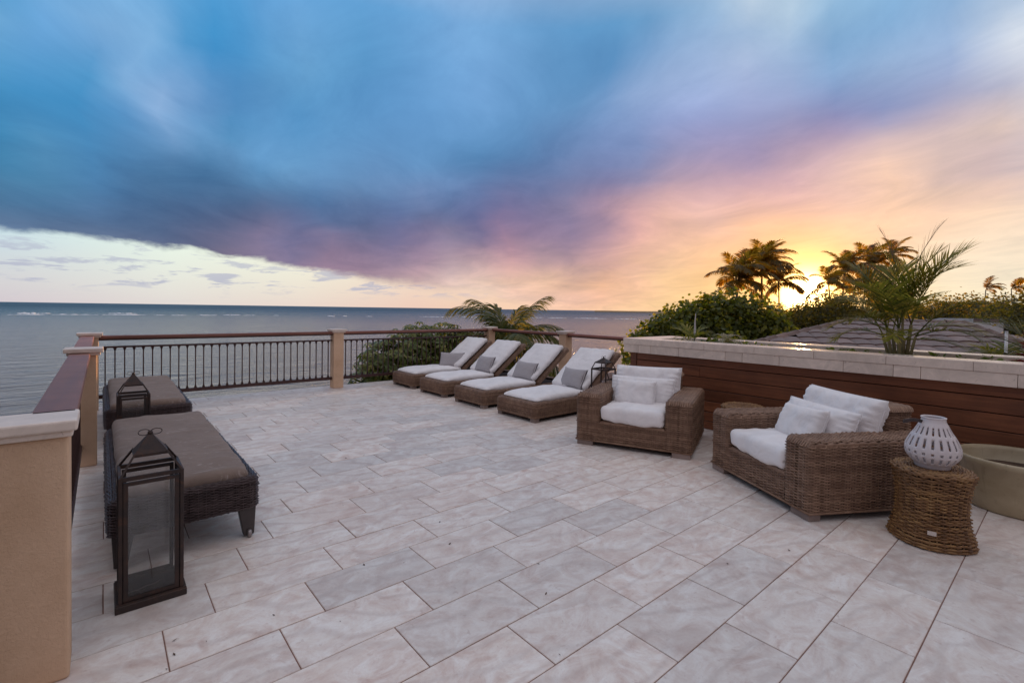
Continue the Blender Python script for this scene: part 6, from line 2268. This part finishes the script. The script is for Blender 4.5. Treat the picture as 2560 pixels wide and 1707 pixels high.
def hip_roof_house(label, R1, R2, hipd, slope, name='neighbour_house', pw=0.34, pe=0.42, mat='rooft', pieces=True, lim=290, al=1.0, ar=1.0):
    """hip roof with ridge R1-R2 (R1 left), eaves hipd away on all sides; tiles on the face towards the terrace"""
    R1, R2 = Vector(R1), Vector(R2)
    ax = (R2 - R1)
    L = ax.length
    ax.normalize()
    nrm = Vector((ax.y, -ax.x, 0))
    if nrm.dot(-R1) < 0:
        nrm = -nrm
    t = empty(name, (R1.x, R1.y, LAND_Z), 0, label, 'house')
    O = Vector((R1.x, R1.y, LAND_Z))
    drop = hipd * slope
    zr = R1.z
    c = {}
    c['a'] = R1 - ax * hipd * al + nrm * hipd - Vector((0, 0, drop))
    c['b'] = R2 + ax * hipd * ar + nrm * hipd - Vector((0, 0, drop))
    c['c'] = R2 + ax * hipd * ar - nrm * hipd - Vector((0, 0, drop))
    c['d'] = R1 - ax * hipd * (al if not pieces else 0.15) - nrm * hipd - Vector((0, 0, drop))
    m_ = MB()
    vs = [R1 - O, R2 - O, c['a'] - O, c['b'] - O, c['c'] - O, c['d'] - O]
    dn = Vector((0, 0, -0.10))
    m_.add([tuple(v + dn * 0.3) for v in vs], [(0, 2, 3, 1), (1, 3, 4), (0, 1, 4, 5), (0, 5, 2)])
    roof = m_.build('roof', M[mat], t)
    m_ = MB()
    wq = [v + (Vector((0, 0, -0.15))) for v in (c['a'], c['b'], c['c'], c['d'])]
    ctr = (R1 + R2) / 2
    wq = [(ctr + (v - ctr) * 0.9) for v in wq]
    wq = [Vector((v.x, v.y, c['a'].z - 0.05)) - O for v in wq]
    m_.add([tuple(v) for v in wq] + [(v.x, v.y, 0) for v in wq], [(0, 1, 5, 4), (1, 2, 6, 5), (2, 3, 7, 6), (3, 0, 4, 7)])
    m_.build('wall', M['wallw'], t)
    if pieces:
        sl = Vector(nrm) - Vector((0, 0, slope))
        sl.normalize()
        up = ax.cross(sl).normalized()
        if up.z < 0:
            up = -up
        b_ = MB()
        hw, he = pw * 0.485, pe * 0.54
        # shallow curved tile: raised middle
        vs_ = []
        for yy, zz in ((-he, 0.010), (he, 0.034)):
            for xx, z2 in ((-hw, 0.0), (-hw * .4, 0.016), (hw * .3, 0.020), (hw, 0.002)):
                vs_.append((xx, yy, zz + z2))
        vs_ += [(-hw, he, 0.005), (-hw * .4, he, 0.008), (hw * .3, he, 0.008), (hw, he, 0.005)]
        b_.add(vs_, [(0, 1, 5, 4), (1, 2, 6, 5), (2, 3, 7, 6), (4, 5, 9, 8), (5, 6, 10, 9), (6, 7, 11, 10)])
        me_ = b_.mesh('roof_tile', M[mat])
        mat3 = Matrix((ax, sl, up)).transposed()
        rows = int(hipd / (pe * 0.95 * sl.xy.length if False else pe * 0.9))
        items = []
        for r0 in range(rows):
            s_ = pe * (r0 + 0.5)
            hz = s_ * math.sqrt(sl.x ** 2 + sl.y ** 2)
            u0, u1 = -hz * al, L + hz * ar
            nn_ = int((u1 - u0) / pw)
            for k in range(nn_ + 1):
                u = u0 + (k + 0.5) * pw + (r0 % 2) * pw * 0.5
                if u > u1 - pw * .3:
                    continue
                items.append((r0, u, R1 + ax * u + sl * s_ + up * 0.01))
        def vis(p):
            x, y, dd = to_px(p.x, p.y, p.z)
            return dd > 0 and -20 < x < 2600 and y < 900
        items.sort(key=lambda q: (0 if vis(q[2]) else 1, q[2].length))
        for q, (r0, u, p) in enumerate(items[:lim]):
            o_ = link('roof_tile', me_, roof)
            mm = (Matrix.Rotation(rng.uniform(-.02, .02), 4, 'Y') @ Matrix.Rotation(rng.uniform(-.015, .015), 4, 'X'))
            o_.matrix_world = Matrix.Translation(p - O + up * rng.uniform(0, .008)) @ mat3.to_4x4() @ mm
        if len(items) > lim:
            ex = MB()
            for r0, u, p in items[lim:]:
                m4 = Matrix.Translation(p - O) @ mat3.to_4x4()
                ex.add([tuple(m4 @ Vector(q)) for q in b_.v], b_.f)
            o_ = ex.build('outer_roof_tiles', M[mat], roof)
            o_['kind'] = 'stuff'
        # ridge and hip caps
        for A_, B_ in ((R1, R2), (R1, c['a']), (R2, c['b'])):
            dv = B_ - A_
            nseg = int(dv.length / 0.42)
            cm_ = MB()
            dl = 0.44
            pr_ = [(-0.13, 0.0), (-0.08, 0.07), (0.0, 0.10), (0.08, 0.07), (0.13, 0.0)]
            vs_ = [(x_, 0, z_) for x_, z_ in pr_] + [(x_ * .85, dl, z_ * .8) for x_, z_ in pr_]
            cm_.add(vs_, [(k, k + 1, k + 6, k + 5) for k in range(4)] + [(0, 1, 2, 3, 4)])
            cme = cm_.mesh('ridge_cap', M[mat], True)
            dn_ = dv.normalized()
            side = dn_.cross(Vector((0, 0, 1))).normalized()
            upv = side.cross(dn_)
            m3 = Matrix((side, dn_, upv)).transposed().to_4x4()
            for k in range(nseg):
                o_ = link('ridge_cap', cme, roof)
                o_.matrix_world = Matrix.Translation(A_ + dv * ((k + .1) / nseg) - O + Vector((0, 0, 0.0))) @ m3
    return t


hip_roof_house('neighbouring house with pinkish tiled hip roof just beyond the planter', (16.4, 4.35, 1.30), (17.9, 2.1, 1.30), 8.2, 0.24, pw=0.38, pe=0.48, mat='rooft', al=1.2, ar=0.12)
hip_roof_house('far house with grey hip roof below the right tree line', (48, 6.9, 1.35), (50, 4.3, 1.35), 5, 0.4, mat='roofg', pieces=False)
hip_roof_house('low brown-roofed house in front of the white chimneys', (30.5, 2.6, 0.75), (30.9, 2.1, 0.75), 5.5, 0.30, mat='rooft', pieces=False)
for k, (az_, lb) in enumerate(((5.75, 'left of two white chimney stacks on the far roof'), (4.75, 'right of two white chimney stacks on the far roof'))):
    x, y, _ = along(az_, 38)
    t = empty('chimney', (x, y, LAND_Z), rad(az_), lb, 'chimney', 'white chimney stacks on the far roof')
    b = MB()
    b.box(-0.4, 0.4, -0.36, 0.36, 0, 8.05)
    b.build('stack', M['wallw'], t)
    b = MB()
    b.box(-0.2, 0.2, -0.18, 0.18, 8.05, 8.25)
    b.build('flue', M['rooft'], t)
t = empty('white_pole', (8.98, 0.63, -6.9), 0, 'thin white pole with dark tip behind the right end of the planter', 'pole')
b = MB()
b.tube([(0, 0, 0), (0, 0, 8.22)], 0.016, 8)
b.build('shaft', M['wallw'], t, smooth=True)
b = MB()
b.tube([(0, 0, 8.22), (0, 0, 8.30)], 0.026, 8)
b.build('tip', M['leg'], t, smooth=True)
for z_ in (7.45, 7.9):
    b = MB()
    b.tube([(0, 0, z_), (0, 0, z_ + 0.03)], 0.022, 8)
    b.build('clip', M['leg'], t, smooth=True)
# bushes between the roofs
for k, (a, D, top_, hw, lb) in enumerate(((6.3, 22, 0.72, 0.9, 'bright green bush behind the tiled roof ridge'), (9.0, 30, 1.0, 1.3, 'dark bush at the roof end below the hill'), (10.8, 36, 1.2, 1.6, 'brownish bush left of the dark roof-end bush'), (3.2, 24, 0.9, 1.4, 'shrub behind the white pole'))):
    x, y, _ = along(a, D)
    tree('garden_bush', lb, 'bush', (x, y, LAND_Z), [(x, y, top_ - hw * .7, hw, hw, hw * .7), (x, y, top_ - hw * 1.5, hw, hw, hw)], 1800, 0.16, M['leafD'] if k == 0 else M['leafB'], 'bushes between the neighbouring roofs', 80 + k)

# ================================================================== small litter on the tiles
M['litter'] = mat_simple('dry_litter', (0.10, 0.055, 0.035), 0.9, 30, 0.4, 0.2)
r6 = random.Random(77)
b = MB()
for k in range(46):
    d_ = 1.3 + 4.2 * r6.random() ** 1.3
    a_ = rad(8 + 78 * r6.random())
    x, y = d_ * math.cos(a_), d_ * math.sin(a_)
    if x > 5.7 or (3.4 < x < 5.7 and 0.2 < y < 4) or (x < 0.9 and y > 3.2):
        continue
    L_ = r6.uniform(0.004, 0.013)
    t_ = r6.uniform(0, PI)
    c_, s_ = math.cos(t_), math.sin(t_)
    w_ = L_ * r6.uniform(0.3, 0.6)
    z_ = 0.003
    b.add([(x - c_ * L_, y - s_ * L_, z_), (x + s_ * w_, y - c_ * w_, z_ + 0.002), (x + c_ * L_, y + s_ * L_, z_ + 0.004), (x - s_ * w_, y + c_ * w_, z_ + 0.001)], [(0, 1, 2, 3)])
props(b.build('fallen_leaves', M['litter']), 'tiny dry leaf bits and seeds scattered on the tiles', 'litter', kind='stuff')
